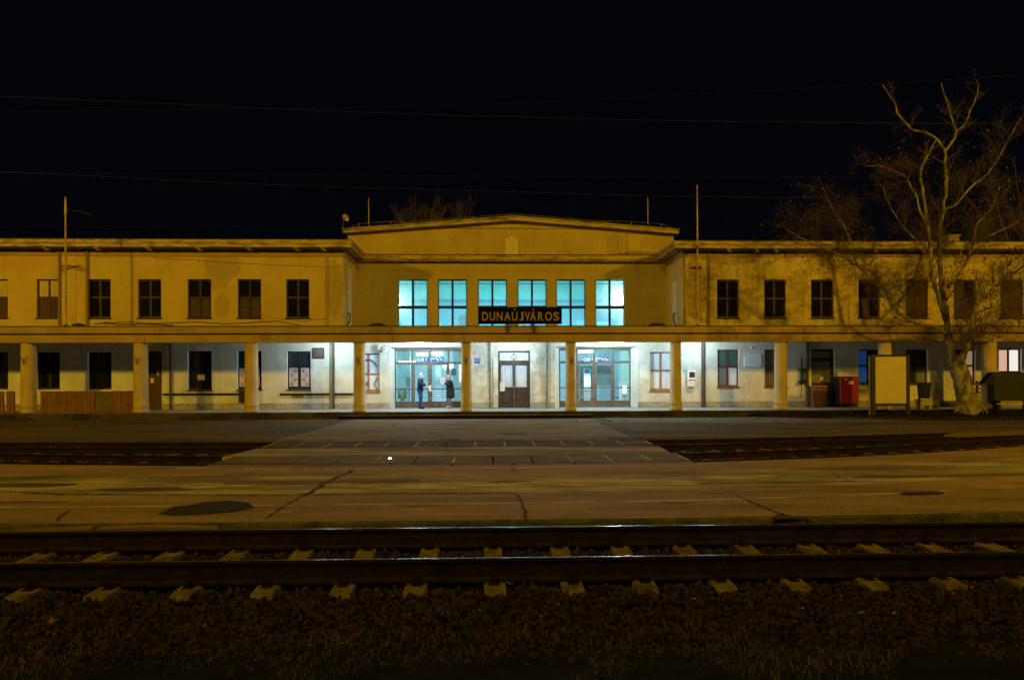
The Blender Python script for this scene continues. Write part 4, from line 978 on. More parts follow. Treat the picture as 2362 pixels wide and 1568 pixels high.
# ---- hall doors: glazed screens set back in their openings
def jambs(op, iop, yd_):
    """splayed reveal and soffit between the opening and its screen"""
    a, b, c, d = op; e, f, g, h = iop; mb = MB()
    mb.add([(a, .001, 0), (e, yd_, 0), (e, yd_, h), (a, .001, d)], [(0, 1, 2, 3)]); mb.add([(b, .001, 0), (f, yd_, 0), (f, yd_, h), (b, .001, d)], [(3, 2, 1, 0)])
    mb.add([(a, .001, d), (e, yd_, h), (f, yd_, h), (b, .001, d)], [(0, 1, 2, 3)])
    return mb.build('door_reveal', M['wall_g'], st)
YS = .62
def screen(xs_px, top, trz, low, bot, leafs, flip=False):
    X = [PY(x, 860, YS)[0] for x in xs_px]; zt = PY((xs_px[0]+xs_px[-1])/2, top, YS)[1]; ztr = PY(1180, trz, YS)[1]; zl = PY(1180, low, YS)[1]; zb = .33
    root = MB(); root.box(X[0]-.02, X[-1]+.02, YS, YS+.08, zt-.08, zt); root.box(X[0]-.02, X[-1]+.02, YS, YS+.08, ztr-.045, ztr+.045)
    for x in X: root.box(x-.045, x+.045, YS+.003, YS+.083, 0, zt-.08)
    scr = root.build('glazed_door_screen', M['doorfr'], st)
    for i, (x0, x1) in enumerate(zip(X[:-1], X[1:])):
        a, b = x0+.045, x1-.045; isd = i in leafs; fwd = .07 if isd else .02; mb = MB(); y = YS+.012
        mb.box(a, a+fwd, y, y+.05, .01, ztr-.045); mb.box(b-fwd, b, y, y+.05, .01, ztr-.045); mb.box(a+fwd, b-fwd, y, y+.05, .01, zb); mb.box(a+fwd, b-fwd, y, y+.05, zl-.03, zl+.03); mb.box(a+fwd, b-fwd, y, y+.05, ztr-.045-fwd, ztr-.045)
        lf = mb.build('door_leaf' if isd else 'side_panel', M['doorfr'], scr)
        mb = MB()
        for c0, c1 in ((zb, zl-.03), (zl+.03, ztr-.045-fwd)): mb.add([(a+fwd, y+.03, c0), (b-fwd, y+.03, c0), (b-fwd, y+.03, c1), (a+fwd, y+.03, c1)], [(0, 1, 2, 3)])
        mb.add([(a, y+.03, ztr+.045), (b, y+.03, ztr+.045), (b, y+.03, zt-.08), (a, y+.03, zt-.08)], [(0, 1, 2, 3)])
        mb.build('pane', M['doorglass'], lf)
        if isd:
            mb = MB(); xx = b-.03 if i == leafs[0] else a+.03
            mb.tube([(xx, y-.05, 1.0), (xx, y-.05, 1.22)], .013, 6); mb.tube([(xx, y, 1.02), (xx, y-.05, 1.02)], .012, 6); mb.tube([(xx, y, 1.2), (xx, y-.05, 1.2)], .012, 6); mb.build('handle', M['brass'], lf)
            for z in (.5, .62, .74, .86):
                if (flip and i == leafs[0]) or (not flip and i == leafs[1]):
                    mb = MB(); mb.tube([(a+fwd, y-.01, z), (b-fwd, y-.01, z)], .012, 5); mb.build('push_bar', M['white'], lf)
    return X, zt, ztr, zl, scr
s1 = screen((910.5, 951, 991, 1034, 1076), 806, 836, 896, 0, (1, 2)); s2 = screen((1289, 1330, 1371, 1414, 1454), 804.5, 835, 894.5, 0, (1, 2), True)
jambs(doors[0], (s1[0][0], s1[0][-1], 0, s1[1]), YS); jambs(doors[1], (s2[0][0], s2[0][-1], 0, s2[1]), YS)
# centre double door
a, b, c, d = doors[2]; y = .16; zt = PY(1180, 836, .16)[1]
mb = MB(); mb.box(a, a+.06, y, y+.09, 0, d); mb.box(b-.06, b, y, y+.09, 0, d); mb.box(a+.06, b-.06, y, y+.09, d-.06, d); mb.box(a+.06, b-.06, y, y+.09, zt-.05, zt+.08)
cdoor = mb.build('panelled_double_door', M['door_br'], st)
mb = MB(); xm = (a+b)/2; zg0, zg1 = PY(1180, 892.5, y)[1], PY(1180, 841.5, y)[1]
for u0, u1, sd in ((a+.06, xm-.003, 0), (xm+.003, b-.06, 1)):
    lf = MB(); q0, q1 = (u0+.09, u1-.07) if not sd else (u0+.07, u1-.09)
    lf.box(u0, q0, y+.01, y+.06, .01, zt-.052); lf.box(q1, u1, y+.01, y+.06, .01, zt-.052); lf.box(q0, q1, y+.01, y+.06, .01, .22); lf.box(q0, q1, y+.01, y+.06, zg0-.1, zg0); lf.box(q0, q1, y+.01, y+.06, zg1, zt-.052)
    lf.box(q0, q1, y+.035, y+.055, .22, zg0-.1); lf.bbox(q0+.05, q1-.05, y+.022, y+.034, .27, zg0-.15, .01)
    o = lf.build('door_leaf', M['door_br'], cdoor)
    cu = MB(); curtain(cu, q0, q1, zg0, zg1, y+.052, .012, 4.3+sd); cu.build('curtain', M['curtain'], o)
hb = MB(); hb.tube([(xm-.03, y-.03, 1.03), (xm-.03, y-.03, 1.15)], .018, 6); hb.ellip((xm-.03, y-.02, 1.03), (.035, .03, .035)); hb.tube([(xm-.03, y-.03, 1.15), (xm-.13, y-.035, 1.15)], .012, 6); hb.build('handle', M['brass'], cdoor)
fr = MB(); fr.box(a+.09, xm-.02, y+.02, y+.05, zt+.11, d-.09); fr.box(xm+.02, b-.09, y+.02, y+.05, zt+.11, d-.09); tw = fr.build('transom_window', M['curtain'], cdoor)
fr = MB(); 
for q in ((a+.06, a+.09, zt+.08, d-.06), (b-.09, b-.06, zt+.08, d-.06), (a+.09, b-.09, zt+.08, zt+.11), (a+.09, b-.09, d-.09, d-.06), (xm-.02, xm+.02, zt+.11, d-.09)): fr.box(q[0], q[1], y+.004, y+.06, q[2], q[3])
fr.build('transom_frame', M['pipe_ol'], cdoor)
cir = [(xm+.13*math.cos(t/24*2*math.pi), y+.0, (zt+d)/2+.13*math.sin(t/24*2*math.pi)) for t in range(25)]
fr = MB(); fr.tube(cir, .012, 5); fr.build('transom_ring', M['pipe_dk'], cdoor)
# left plain door and right half glazed door
a, b, c, d = doors[3]; mb = MB(); mb.box(a, a+.06, .14, .22, 0, d); mb.box(b-.06, b, .14, .22, 0, d); mb.box(a+.06, b-.06, .14, .22, d-.06, d); mb.bbox(a+.065, b-.065, .16, .21, .01, d-.065, .006); mb.bbox(a+.2, b-.2, .15, .159, .25, 1.0, .01); mb.bbox(a+.2, b-.2, .15, .159, 1.2, d-.5, .01)
ld = mb.build('wooden_door', mat('dark_brown_door', (.07, .04, .02), .6), st)
hb = MB(); X, Z = PY(363, 861, .12); hb.tube([(X-.06, .12, Z-.02), (X+.04, .12, Z)], .02, 6); hb.box(X+.0, X+.05, .135, .149, Z-.1, Z+.12); hb.build('handle', M['white'], ld)
a, b, c, d = doors[4]; z1 = PY(1898, 839, .14)[1]; z0 = PY(1898, 882, .14)[1]; zt2 = PY(1898, 826, .14)[1]
mb = MB(); fw = .09
for q in ((a, a+fw, 0, d), (b-fw*1.6, b, 0, d), (a+fw, b-fw*1.6, d-.1, d), (a+fw, b-fw*1.6, zt2-.16, zt2), (a+fw, b-fw*1.6, 0, z0)): mb.box(q[0], q[1], .14, .22, q[2], q[3])
rd = mb.build('half_glazed_door', M['wood_dk'], st)
mb = MB(); mb.box(a+fw, b-fw*1.6, .17, .18, z0, zt2-.16); mb.box(a+fw, b-fw*1.6, .17, .18, zt2, d-.1); mb.build('pane', M['pane_gr'], rd)
# downpipes and wall fittings of the ground floor
def dpipe(px, w_, m_, z0=0.03, z1=3.28, y=-.09, brk=True):
    x = PY(px, 870, y)[0]; mb = MB(); mb.tube([(x, y, z0), (x, y, z1)], w_, 12)
    if brk:
        for z in (.7, 1.9, 2.9): mb.tube([(x, y, z-.025), (x, y, z+.025)], w_*1.18, 12); mb.box(x-.02, x+.02, y, -.001, z-.02, z+.02)
    return mb.build('drainpipe', m_, st, smooth=False)
dpipe(763, .075, M['pipe_ol']); dpipe(768.5, .055, M['pipe_dk']); dpipe(1130, .03, M['pipe_dk']); dpipe(1261, .055, M['pipe_ol']); dpipe(1622, .10, M['pipe_dk']); dpipe(393, .06, M['pipe_dk']); dpipe(1861.5, .07, M['pipe_dk'])
mb = MB(); p0 = RC(1137, 1148, 826, 939, -.03); mb.bbox(p0[0], p0[1], -.06, -.001, .02, p0[3], .01); mb.build('pilaster_strip', M['wall_old'], st)
for (x0, x1) in ((375, 562), (645, 816)):
    a, Z = PY(x0, 909, -.08); b = PY(x1, 909, -.08)[0]; mb = MB(); mb.bbox(a, b, -.10, -.02, Z-.045, Z+.045, .01)
    for k in range(4): mb.box(a+(b-a)*(k+.5)/4-.03, a+(b-a)*(k+.5)/4+.03, -.02, -.001, Z-.04, Z+.04)
    mb.build('bumper_rail', M['black'], st)
a = RC(672.5, 699, 911, 916.5, -.02); mb = MB(); mb.bbox(a[0], a[1], -.05, -.001, a[2], a[3], .008); mb.build('vent_grille', mat('rust_metal', (.22, .12, .05), .8), st)
a = RC(569, 578, 880, 930, -.3); mb = MB(); mb.bbox(PY(553, 905, -.1)[0], PY(572, 905, -.1)[0], -.3, -.02, .35, .92, .02); mb.build('meter_box', M['black'], st)
# hydrant-like black fitting by the right door
X, Z0 = PY(1849, 884, -.12); Z1 = PY(1849, 850, -.12)[1]
mb = MB(); mb.lathe(X, -.14, [(.05, Z0-.05), (.14, Z0), (.20, Z0+.03), (.20, Z0+.09), (.10, Z0+.14), (.085, (Z0+Z1)/2), (.10, Z1-.13), (.10, Z1-.1), (.21, Z1-.04), (.21, Z1+.02), (.05, Z1+.05)], 14)
mb.tube([(X, -.12, Z1), (X, -.1, Z1+.55)], .035, 6); mb.tube([(X, -.12, Z0), (X-.03, -.08, .45)], .02, 6); mb.build('wall_hydrant', M['black'], st)
for px in (2108,):
    X, Z = PY(px, 868, 0)

# ---- interior of the hall seen through the glass
I = lambda: MB()
mb = MB(); mb.box(XL-.2, XR+.2, 15.6, 15.7, 7.0, 9.0); mb.build('hall_back_wall_upper', M['teal'], st)
mb = MB(); mb.box(XL-.2, XR+.2, 15.6, 15.7, 3.4, 6.999); mb.box(XL-.2, XR+.2, 15.2, 15.599, 6.9, 6.985); mb.build('hall_back_wall_middle', M['teal_low'], st)
mb = MB(); mb.box(XL-.2, XR+.2, 15.6, 15.7, 0, 3.399); mb.build('hall_back_wall_lower', M['int_grey'], st)
mb = MB(); mb.box(XL+.0, XL+.05, YC+.32, 15.6, 0, 8.8); mb.cut(); mb.box(XR-.05, XR, YC+.32, 15.6, 0, 8.8); mb.build_each('hall_inner_side_wall', M['teal'], st)
mb = MB(); mb.box(XL-.1, XR+.1, YC+.3, 15.7, 8.75, 8.85); mb.build('hall_ceiling', M['int_light'], st)
mb = MB(); mb.box(-6.2, 8.6, .9, 15.6, .002, .02); mb.build('hall_floor', M['int_floor'], st)
mb = MB(); mb.box(-6.1, 8.4, YC+.31, YC+.38, 2.95, 3.9); mb.box(-6.1, 8.4, .9, YC+.3, 3.25, 3.30); mb.build('vestibule_ceiling', M['int_light'], st)
mb = MB(); mb.box(-5.35, -5.28, .72, 6, 0, 3.24); mb.cut(); mb.box(PY(1092, 860, .8)[0], PY(1092, 860, .8)[0]+.06, .72, 6, 0, 3.24); mb.cut(); mb.box(PY(1284, 860, .8)[0]-.06, PY(1284, 860, .8)[0], .72, 6, 0, 3.24); mb.cut(); mb.box(7.6, 7.67, .72, 6, 0, 3.24); mb.build_each('vestibule_partition', M['int_green'], st)
mb = MB()
for (px, w_, Y) in ((936, .5, 9), (1010, .35, 12), (1052, .4, 8), (1068, .5, 5), (1342, .5, 9), (1395, .8, 10), (1441, .55, 6.5)):
    mb.cut(); x = PY(px, 860, Y)[0]; mb.box(x-w_/2, x+w_/2, Y, Y+.5, 0, 5)
mb.build_each('hall_pillar', M['int_grey'], st)
def panel(px0, px1, py0, py1, Y, m_, nm, th=.05, parent=None, lab=None, cat=None, grp=None):
    a = RC(px0, px1, py0, py1, Y); mb = MB(); mb.bbox(a[0], a[1], Y, Y+th, a[2], a[3], min(.006, th*.3)); o = mb.build(nm, m_, parent)
    if lab: tag(o, lab, cat, grp)
    return o
# ================================================================== THINGS IN THE HALL
def kiosk(px0, px1, py0, py1, Y, m_, lab, nm='kiosk', cat='kiosk'):
    a = RC(px0, px1, py0, py1, Y); t = thing(nm, lab, cat, ((a[0]+a[1])/2, Y, 0))
    mb = MB(); mb.bbox(a[0], a[1], Y, Y+.6, .02, a[3], .03); mb.build('body', m_, t)
    mb = MB(); mb.bbox(a[0]+.08, a[1]-.08, Y-.02, Y-.001, a[3]*.55, a[3]-.12, .008); mb.build('screen', M['tube_soft'], t)
    mb = MB(); mb.box(a[0]+.1, a[1]-.1, Y-.05, Y-.001, a[3]*.4, a[3]*.43); mb.build('tray', M['metal_dk'], t)
    return t
kiosk(1344, 1364, 862, 905, 7, M['white'], 'white ticket machine seen through the left leaf of the right hall doors')
kiosk(1432, 1448, 884, 930, 3, M['white'], 'white waste bin behind the rightmost pane of the right hall doors', 'litter_bin', 'bin')
kiosk(1056, 1069, 836, 905, 4, M['int_green'], 'green lit vending machine behind the right pane of the left hall doors', 'vending_machine', 'vending machine')
t = thing('notice_stand', 'glass notice stand behind the leftmost pane of the left hall doors', 'notice stand', PY(932, 900, 2)[0:1]+(2, 0))
a = RC(922, 946, 868, 893, 2); mb = MB(); mb.bbox(a[0], a[1], 2, 2.05, a[2], a[3], .01); mb.build('board', mat('pale_blue_board', (.35, .68, .72), .6), t)
mb = MB(); mb.tube([(a[0]+.05, 2.02, 0), (a[0]+.05, 2.02, a[3])], .02, 6); mb.cut(); mb.tube([(a[1]-.05, 2.02, 0), (a[1]-.05, 2.02, a[3])], .02, 6); mb.build_each('leg', M['metal_dk'], t)
t = thing('potted_plant', 'potted plant behind the lowest left pane of the left hall doors', 'plant', (PY(926, 930, 1.5)[0], 1.5, .02))
mb = MB(); X = t.location.x; mb.lathe(X, 1.5, [(.13, .02), (.17, .3), (.15, .3)], 12); mb.build('pot', M['white'], t)
mb = MB(); random.seed(2)
for k in range(26):
    a_ = random.uniform(0, 6.3); l = random.uniform(.15, .35); z = random.uniform(.5, 1.0)
    mb.add([(X, 1.5, .3), (X+.02, 1.5, .3), (X+math.cos(a_)*l+.02, 1.5+math.sin(a_)*l, z), (X+math.cos(a_)*l*.7-.02, 1.5+math.sin(a_)*l, z*1.05)], [(0, 1, 2, 3)])
mb.build('leaves', mat('yellow_green_leaves', (.30, .40, .08), .8), t)
for (px, py, Y, L_, lab) in ((973, 818, 3.0, .62, 'left tube light glowing through the transom of the left hall doors'), (1009, 816, 2.9, .62, 'right tube light glowing through the transom of the left hall doors'), (1350, 810, 2.6, .8, 'tube light glowing through the transom of the right hall doors')):
    X, Z = PY(px, py, Y); t = thing('ceiling_light', lab, 'ceiling light', (X, Y, Z))
    mb = MB(); mb.bbox(X-L_/2, X+L_/2, Y-.12, Y+.12, Z+.04, Z+.12, .02); mb.build('housing', M['white'], t)
    mb = MB(); mb.box(X-L_/2+.03, X+L_/2-.03, Y-.1, Y+.1, Z-.06, Z+.039); mb.build('diffuser', M['tube'], t)
for i, (px, py, Y, L_) in enumerate(((938, 836, 9, 1.0), (1022, 838, 11, 1.2), (1045, 846, 10, 1.3), (1100, 840, 9, 1.))):
    X, Z = PY(px, py, Y); mb = MB(); mb.bbox(X-L_/2, X+L_/2, Y, Y+.3, Z-.05, Z+.1, .02)
    tag(mb.build('hall_lamp', M['tube']), ('long hall lamp seen above the waiting man', 'hall lamp seen left of the no smoking notice', 'hall lamp seen above the no smoking notice', 'hall lamp hidden by the second column')[i], 'lamp')
panel(1024, 1041, 847, 853, 8, M['tube_soft'], 'lit_counter_sign', .1, None, 'pale lit counter sign seen through the right leaf of the left doors', 'sign')
panel(1005, 1019, 868, 873, 5, M['paper'], 'notice', .02, None, 'small pale notice above the larger one, between the two people', 'notice')
panel(1004, 1021, 876, 889, 5, mat('pale_blue_notice', (.40, .62, .75), .7), 'notice', .02, None, 'pale blue notice with lines, left of the no smoking sign', 'notice')
panel(1376, 1409, 842, 889, 1.6, mat('green_blind', (.16, .30, .26), .8, (.11, .2, .18), 3), 'roller_blind', .04, None, 'grey green roller blind behind the right leaf of the right hall doors', 'blind')
t = thing('inner_door', 'dark inner door frame seen through the left leaf of the right hall doors', 'door', (PY(1352, 900, 5)[0], 5, 0))
for nm_, q_ in (('frame', (1337, 1346, 843, 905)), ('frame', (1362, 1368, 843, 905)), ('lintel', (1346.2, 1361.8, 843, 850))):
    a = RC(*q_, 5); mb = MB(); mb.bbox(a[0], a[1], 5, 5.1, max(.02, a[2]) if nm_ == 'lintel' else .02, a[3], .01); mb.build(nm_, M['int_dark'], t)
panel(1348, 1360, 850.5, 861, 6, M['blue'], 'counter_sign', .03, None, 'small blue sign above the white machine behind the right hall doors', 'sign')
panel(1040, 1052, 850, 866, 3, M['int_dark'], 'dark_screen', .05, None, 'dark screen behind the glass, above the hooded person', 'screen')
# hanging direction signs of the hall
def dirsign(px0, px1, py0, py1, Y, lab):
    a = RC(px0, px1, py0, py1, Y); t = thing('direction_sign', lab, 'sign', ((a[0]+a[1])/2, Y, a[2]))
    mb = MB(); mb.bbox(*a[:2], Y, Y+.05, a[2], a[3], .006); mb.build('panel', M['blue'], t)
    mb = MB()
    for x in (a[0]+.15, a[1]-.15): mb.cut(); mb.tube([(x, Y+.03, a[3]), (x, Y+.03, 3.24)], .01, 5)
    mb.build_each('hanger', M['metal_dk'], t)
    w_, h = a[1]-a[0], a[3]-a[2]; zc_ = (a[2]+a[3])/2
    mb = MB()
    for k, f in enumerate((.07, .21)):
        c = [(a[0]+w_*f+h*.34*math.cos(q/16*6.283), Y-.006, zc_+h*.34*math.sin(q/16*6.283)) for q in range(17)]; mb.tube(c, h*.06, 4)
    mb.box(a[0]+w_*.21-h*.05, a[0]+w_*.21+h*.05, Y-.008, Y-.001, zc_-h*.2, zc_+h*.2)
    x = a[0]+w_*.35; mb.box(x-h*.04, x+h*.04, Y-.008, Y-.001, zc_-h*.3, zc_+h*.15); mb.add([(x-h*.2, Y-.008, zc_+h*.05), (x+h*.2, Y-.008, zc_+h*.05), (x, Y-.008, zc_+h*.35)], [(0, 1, 2)])
    for f in (.76, .90): 
        x = a[0]+w_*f; mb.add([(x-h*.45, Y-.008, zc_+h*.3), (x-h*.2, Y-.008, zc_+h*.3), (x+h*.5, Y-.008, zc_-h*.2), (x+h*.3, Y-.008, zc_-h*.3)], [(3, 2, 1, 0)])
    mb.build('symbol', M['tube_soft'], t)
    flat_text('Kijárat', (a[0]+w_*.46, a[0]+w_*.68, zc_+h*.02, a[3]-h*.1), Y-.002, M['tube_soft'], 'lettering', t, .02)
    flat_text('Exit', (a[0]+w_*.46, a[0]+w_*.56, a[2]+h*.12, zc_-h*.08), Y-.002, M['tube_soft'], 'lettering', t, .02)
dirsign(961, 1023, 825, 833.5, .78, 'blue hanging direction sign behind the transom of the left hall doors')
dirsign(1345, 1403, 824, 833.5, .78, 'blue hanging direction sign behind the transom of the right hall doors')
# bright lamps just inside the upper windows
for (px, py, Y, pw, r_, lab) in ((1427, 697, 4.5, 420, .13, 'very bright lamp just inside the rightmost upper hall window'), (921, 704, 4.6, 230, .07, 'bright lamp just inside the leftmost upper hall window')):
    X, Z = PY(px, py, Y); t = thing('wall_floodlight', lab, 'floodlight', (X, Y, Z))
    mb = MB(); mb.ellip((X, Y, Z), (r_, .08, r_*.8)); mb.build('lens', emit('flood_lens', (1.0, .98, .92), 45 if pw > 500 else 20), t)
    mb = MB(); mb.tube([(X, Y+.1, Z), (X, Y+.25, Z)], .08, 8); mb.tube([(X, Y+.2, Z), (X, Y+.2, 8.7)], .02, 6); mb.build('housing', M['metal_dk'], t)
    lamp('flood_light', 'POINT', (X, Y-.35, Z+.05), pw, (.92, 1.0, 1.0), size=.1)

# ================================================================== THINGS ON AND AROUND THE STATION
# station name board
YB = YF-.16
a = RC(1102.6, 1295.6, 707.8, 747.3, YB)
t = thing('station_name_board', 'long dark blue board reading DUNAÚJVÁROS in yellow letters on the canopy edge', 'sign', ((a[0]+a[1])/2, YB, a[2]))
mb = MB(); mb.bbox(*a[:2], YB, YB+.06, a[2], a[3], .012); mb.build('panel', M['navy'], t)
S_ = 3.69
def LB(x0, x1, y0, y1): return RC((1840+x0/S_)/1.70559, (1840+x1/S_)/1.70559, (1080+y0/S_)/1.70559, (1080+y1/S_)/1.70559, YB)
for ch, x0, x1 in (('D', 205, 295), ('U', 315, 396), ('N', 418, 503), ('A', 526, 618), ('U', 636, 722), ('J', 742, 808), ('V', 826, 902), ('A', 900, 992), ('R', 1016, 1096), ('O', 1118, 1222), ('S', 1238, 1325)):
    flat_text(ch, LB(x0, x1, 542, 670), YB-.001, M['letters'], 'letter', t, .022, .012)
for x0 in (672, 940):
    q = LB(x0, x0+18, 494, 524); mb = MB(); mb.box(q[0], q[1], YB-.012, YB-.001, q[2], q[3]); mb.build('accent', M['letters'], t)
for px in (1170.5, 1231.5):
    mb = MB(); x = PY(px, 757, YB)[0]; zb = PY(px, 768, YB)[1]
    mb.box(x-.035, x+.035, YB+.005, YB+.055, zb, a[2]-.001); mb.tube([(x-.02, YB+.03, zb+.02), (x-.14, YB+.03, a[2]-.01)], .014, 5); mb.tube([(x+.02, YB+.03, zb+.02), (x+.14, YB+.03, a[2]-.01)], .014, 5); mb.build('bracket', M['metal_dk'], t)
for px in (1115, 1168, 1228, 1288):
    pass
mb = MB()
for px in (1120, 1188, 1207, 1247, 1284): mb.cut(); x = PY(px, 750, YB+.03)[0]; mb.box(x-.012, x+.012, YB+.02, YB+.04, zc[3]+.03, a[2]-.001)
mb.build_each('stay', M['metal_dk'], t)
# masts
def mast(px, py0, py1, Y, r0, r1, lab, extra=None, band=True, nm='antenna_mast', cat='mast'):
    X0, Za = PY(px, py0, Y); Zb = PY(px, py1, Y)[1]; t = thing(nm, lab, cat, (X0, Y, Zb))
    mb = MB(); mb.tube([(X0, Y, Zb), (X0, Y, Zb+(Za-Zb)*.7), (X0, Y, Za)], [r0, r0*.9, r1], 8); mb.build('pole', M['mast'], t)
    mb = MB(); mb.lathe(X0, Y, [(r0*2.2, Zb-.3), (r0*2.2, Zb+.04), (r0*1.2, Zb+.08)], 10); mb.build('base', M['pipe_dk'], t)
    if extra: extra(t, X0, Y, Za, Zb)
    return t
def ex1(t, X, Y, Za, Zb):
    mb = MB(); mb.lathe(X, Y, [(.05, Za-.75), (.05, Za-.45), (.03, Za)], 8); mb.build('aerial', mat('pinkish_aerial', (.55, .40, .33), .5), t)
    mb = MB(); mb.tube([(X, Y, Za-.55), (X+.55, Y, Za-.62), (X+1.1, Y, Za-.78)], .012, 5)
    for k in range(5): mb.tube([(X+.25+k*.18, Y-.1, Za-.58-k*.03), (X+.25+k*.18, Y+.1, Za-.58-k*.03)], .006, 4)
    mb.build('aerial_arm', M['pipe_dk'], t)
mast(151, 455, 752, YF+.25, .045, .035, 'tall pole with a whip aerial, standing on the canopy at the left', ex1)
def ex2(t, X, Y, Za, Zb):
    mb = MB(); mb.box(X-.06, X+.06, -.7, -.55, ZE0-.1, ZE0+.1); mb.build('clamp', M['pipe_dk'], t)
mast(1607.5, 427, 752, -.66, .045, .03, 'tallest thin mast, at the inner end of the right wing', ex2)
mast(850, 455, 523, 4.2, .03, .018, 'thin rod on the left slope of the hall roof', None, nm='lightning_rod', cat='rod')
mast(1493.5, 455, 521, 4.2, .03, .018, 'thin rod on the right slope of the hall roof', None, nm='lightning_rod', cat='rod')
# dish-shaped horn on the roof corner
X, Z = PY(797, 503, 3.2); t = thing('satellite_dish', 'small pale dish on a pole at the left end of the hall roof', 'satellite dish', (X-.1, 3.2, tle))
mb = MB(); mb.tube([(X-.15, 3.25, tle-.2), (X-.15, 3.25, Z+.05)], .025, 6); mb.build('pole', M['pipe_dk'], t)
mb = MB(); n = 20
ax = Vector((.55, -.8, .12)).normalized(); e1 = ax.orthogonal().normalized(); e2 = ax.cross(e1)
rings = []
for (r_, dpt) in ((.02, .08), (.08, .06), (.12, .025), (.15, -.015), (.157, -.015), (.13, .035), (.08, .085), (.02, .10)):
    rings.append([Vector((X, 3.15, Z))-ax*dpt+(e1*math.cos(q/n*6.283)+e2*math.sin(q/n*6.283)*1.35)*r_ for q in range(n)])
for A, B in zip(rings[:-1], rings[1:]):
    for k in range(n): mb.add([A[k], A[(k+1) % n], B[(k+1) % n], B[k]], [(0, 1, 2, 3)])
mb.build('dish', mat('dish_paint', (.55, .45, .25), .6), t)
mb = MB(); p = Vector((X, 3.15, Z)); mb.tube([p, p+ax*.22], .018, 6); mb.ellip(tuple(p+ax*.22), (.05, .05, .05), 8, 6); mb.tube([p-ax*.1, (X-.15, 3.25, Z)], .02, 6); mb.build('feed_horn', M['trim'], t)

# posters in the dark windows
def poster(px0, px1, py0, py1, Y, lab, seed, dim=False):
    a = RC(px0, px1, py0, py1, Y); t = thing('food_poster', lab, 'poster', ((a[0]+a[1])/2, Y, a[2]), 'food posters in the dark windows')
    mb = MB(); mb.box(a[0], a[1], Y, Y+.004, a[2], a[3]); mb.build('sheet', M['poster_paper'], t)
    r = random.Random(seed); w_, h = a[1]-a[0], a[3]-a[2]
    mo = MB(); mg = MB()
    for k in range(4):
        cx = a[0]+w_*(.3+.4*((k+seed) % 2)); cz = a[3]-h*(.14+.24*k); rot = r.uniform(-.4, .6); pts = []
        for q in range(12):
            tq = q/12*6.283; rr = 1+r.uniform(-.25, .25); x = w_*.24*rr*math.cos(tq); z = h*.06*rr*math.sin(tq); pts.append((cx+x*math.cos(rot)-z*math.sin(rot), Y-.003, cz+x*math.sin(rot)+z*math.cos(rot)))
        mo.add(pts, [tuple(reversed(range(12)))])
        for q in range(3):
            x0 = a[0]+w_*r.uniform(.08, .3); z0_ = cz-h*(.09+.025*q); mg.box(x0, x0+w_*r.uniform(.3, .6), Y-.003, Y-.001, z0_, z0_+h*.012)
    mo.build('printed_food', M['orange'], t); mg.build('printed_lines', M['printgrey'], t)
YP = .105
poster(667, 687, 848.5, 891.5, YP, 'food poster in the lower left pane of the window by the dark wall plaque', 1)
poster(694, 713, 848.5, 891.5, YP, 'food poster in the lower right pane of the window by the dark wall plaque', 2)
poster(552, 572, 849, 892, YP, 'food poster half hidden behind the third column from the left, left pane', 3)
poster(580, 599, 849, 892, YP, 'food poster in the right pane of the window behind the third column', 4)
panel(456, 472, 864, 876, YP, M['yelpaper'], 'paper_notice', .004, None, 'small tan paper in the dark window left of the third column', 'notice')
# dark plaque, plate, signs
a = RC(720, 747.5, 802, 826.5, -.04); t = thing('dark_plaque', 'dark rounded square plaque on the wall beside the poster window', 'plaque', ((a[0]+a[1])/2, -.02, a[2]))
mb = MB(); r_ = .06; poly = []
for (cx, cz, s0) in ((a[1]-r_, a[2]+r_, -90), (a[1]-r_, a[3]-r_, 0), (a[0]+r_, a[3]-r_, 90), (a[0]+r_, a[2]+r_, 180)):
    for k in range(5): q = math.radians(s0+k*22.5); poly.append((cx+r_*math.cos(q), cz+r_*math.sin(q)))
mb.prism(poly, -.05, -.001); mb.build('rim', M['wood_dk'], t)
mb = MB(); mb.box(a[0]+.05, a[1]-.05, -.056, -.0505, a[2]+.05, a[3]-.05); mb.build('face', mat('plaque_brown', (.10, .07, .065), .6, (.07, .05, .045), 3), t)
a = RC(1095.5, 1105.5, 827.5, 837, -.03); t = thing('blue_wall_sign', 'small square blue sign with a white symbol, right of the second column', 'sign', (a[0], -.02, a[2]))
mb = MB(); mb.bbox(*a[:2], -.03, -.001, a[2], a[3], .004); mb.build('plate', M['blue'], t)
mb = MB(); w_, h = a[1]-a[0], a[3]-a[2]; mb.add([(a[0]+w_*.15, -.033, a[2]+h*.5), (a[0]+w_*.75, -.033, a[2]+h*.25), (a[0]+w_*.6, -.033, a[2]+h*.5), (a[0]+w_*.75, -.033, a[2]+h*.8)], [(0, 1, 2, 3)]); mb.build('symbol', M['paper'], t)
a = RC(1092, 1106, 817, 826, -.03); t = thing('red_bordered_sign', 'small white sign with a red border, just above the blue wall sign', 'sign', (a[0], -.02, a[2]))
mb = MB(); mb.bbox(*a[:2], -.02, -.001, a[2], a[3], .003); mb.build('border', M['redprint'], t)
mb = MB(); mb.box(a[0]+.02, a[1]-.02, -.025, -.0205, a[2]+.02, a[3]-.02); mb.build('face', M['paper'], t)
mb = MB()
for k in range(3): mb.box(a[0]+.05, a[1]-.05-.02*k, -.028, -.0255, a[3]-.06-k*.045, a[3]-.05-k*.045)
mb.build('printed_lines', M['redprint'], t)
# door papers
yq = .13
panel(1152.5, 1164, 881+.5, 894+8, yq, M['paper'], 'door_notice', .004, None, 'square white paper on the left leaf of the brown double door', 'notice').location.z += 0
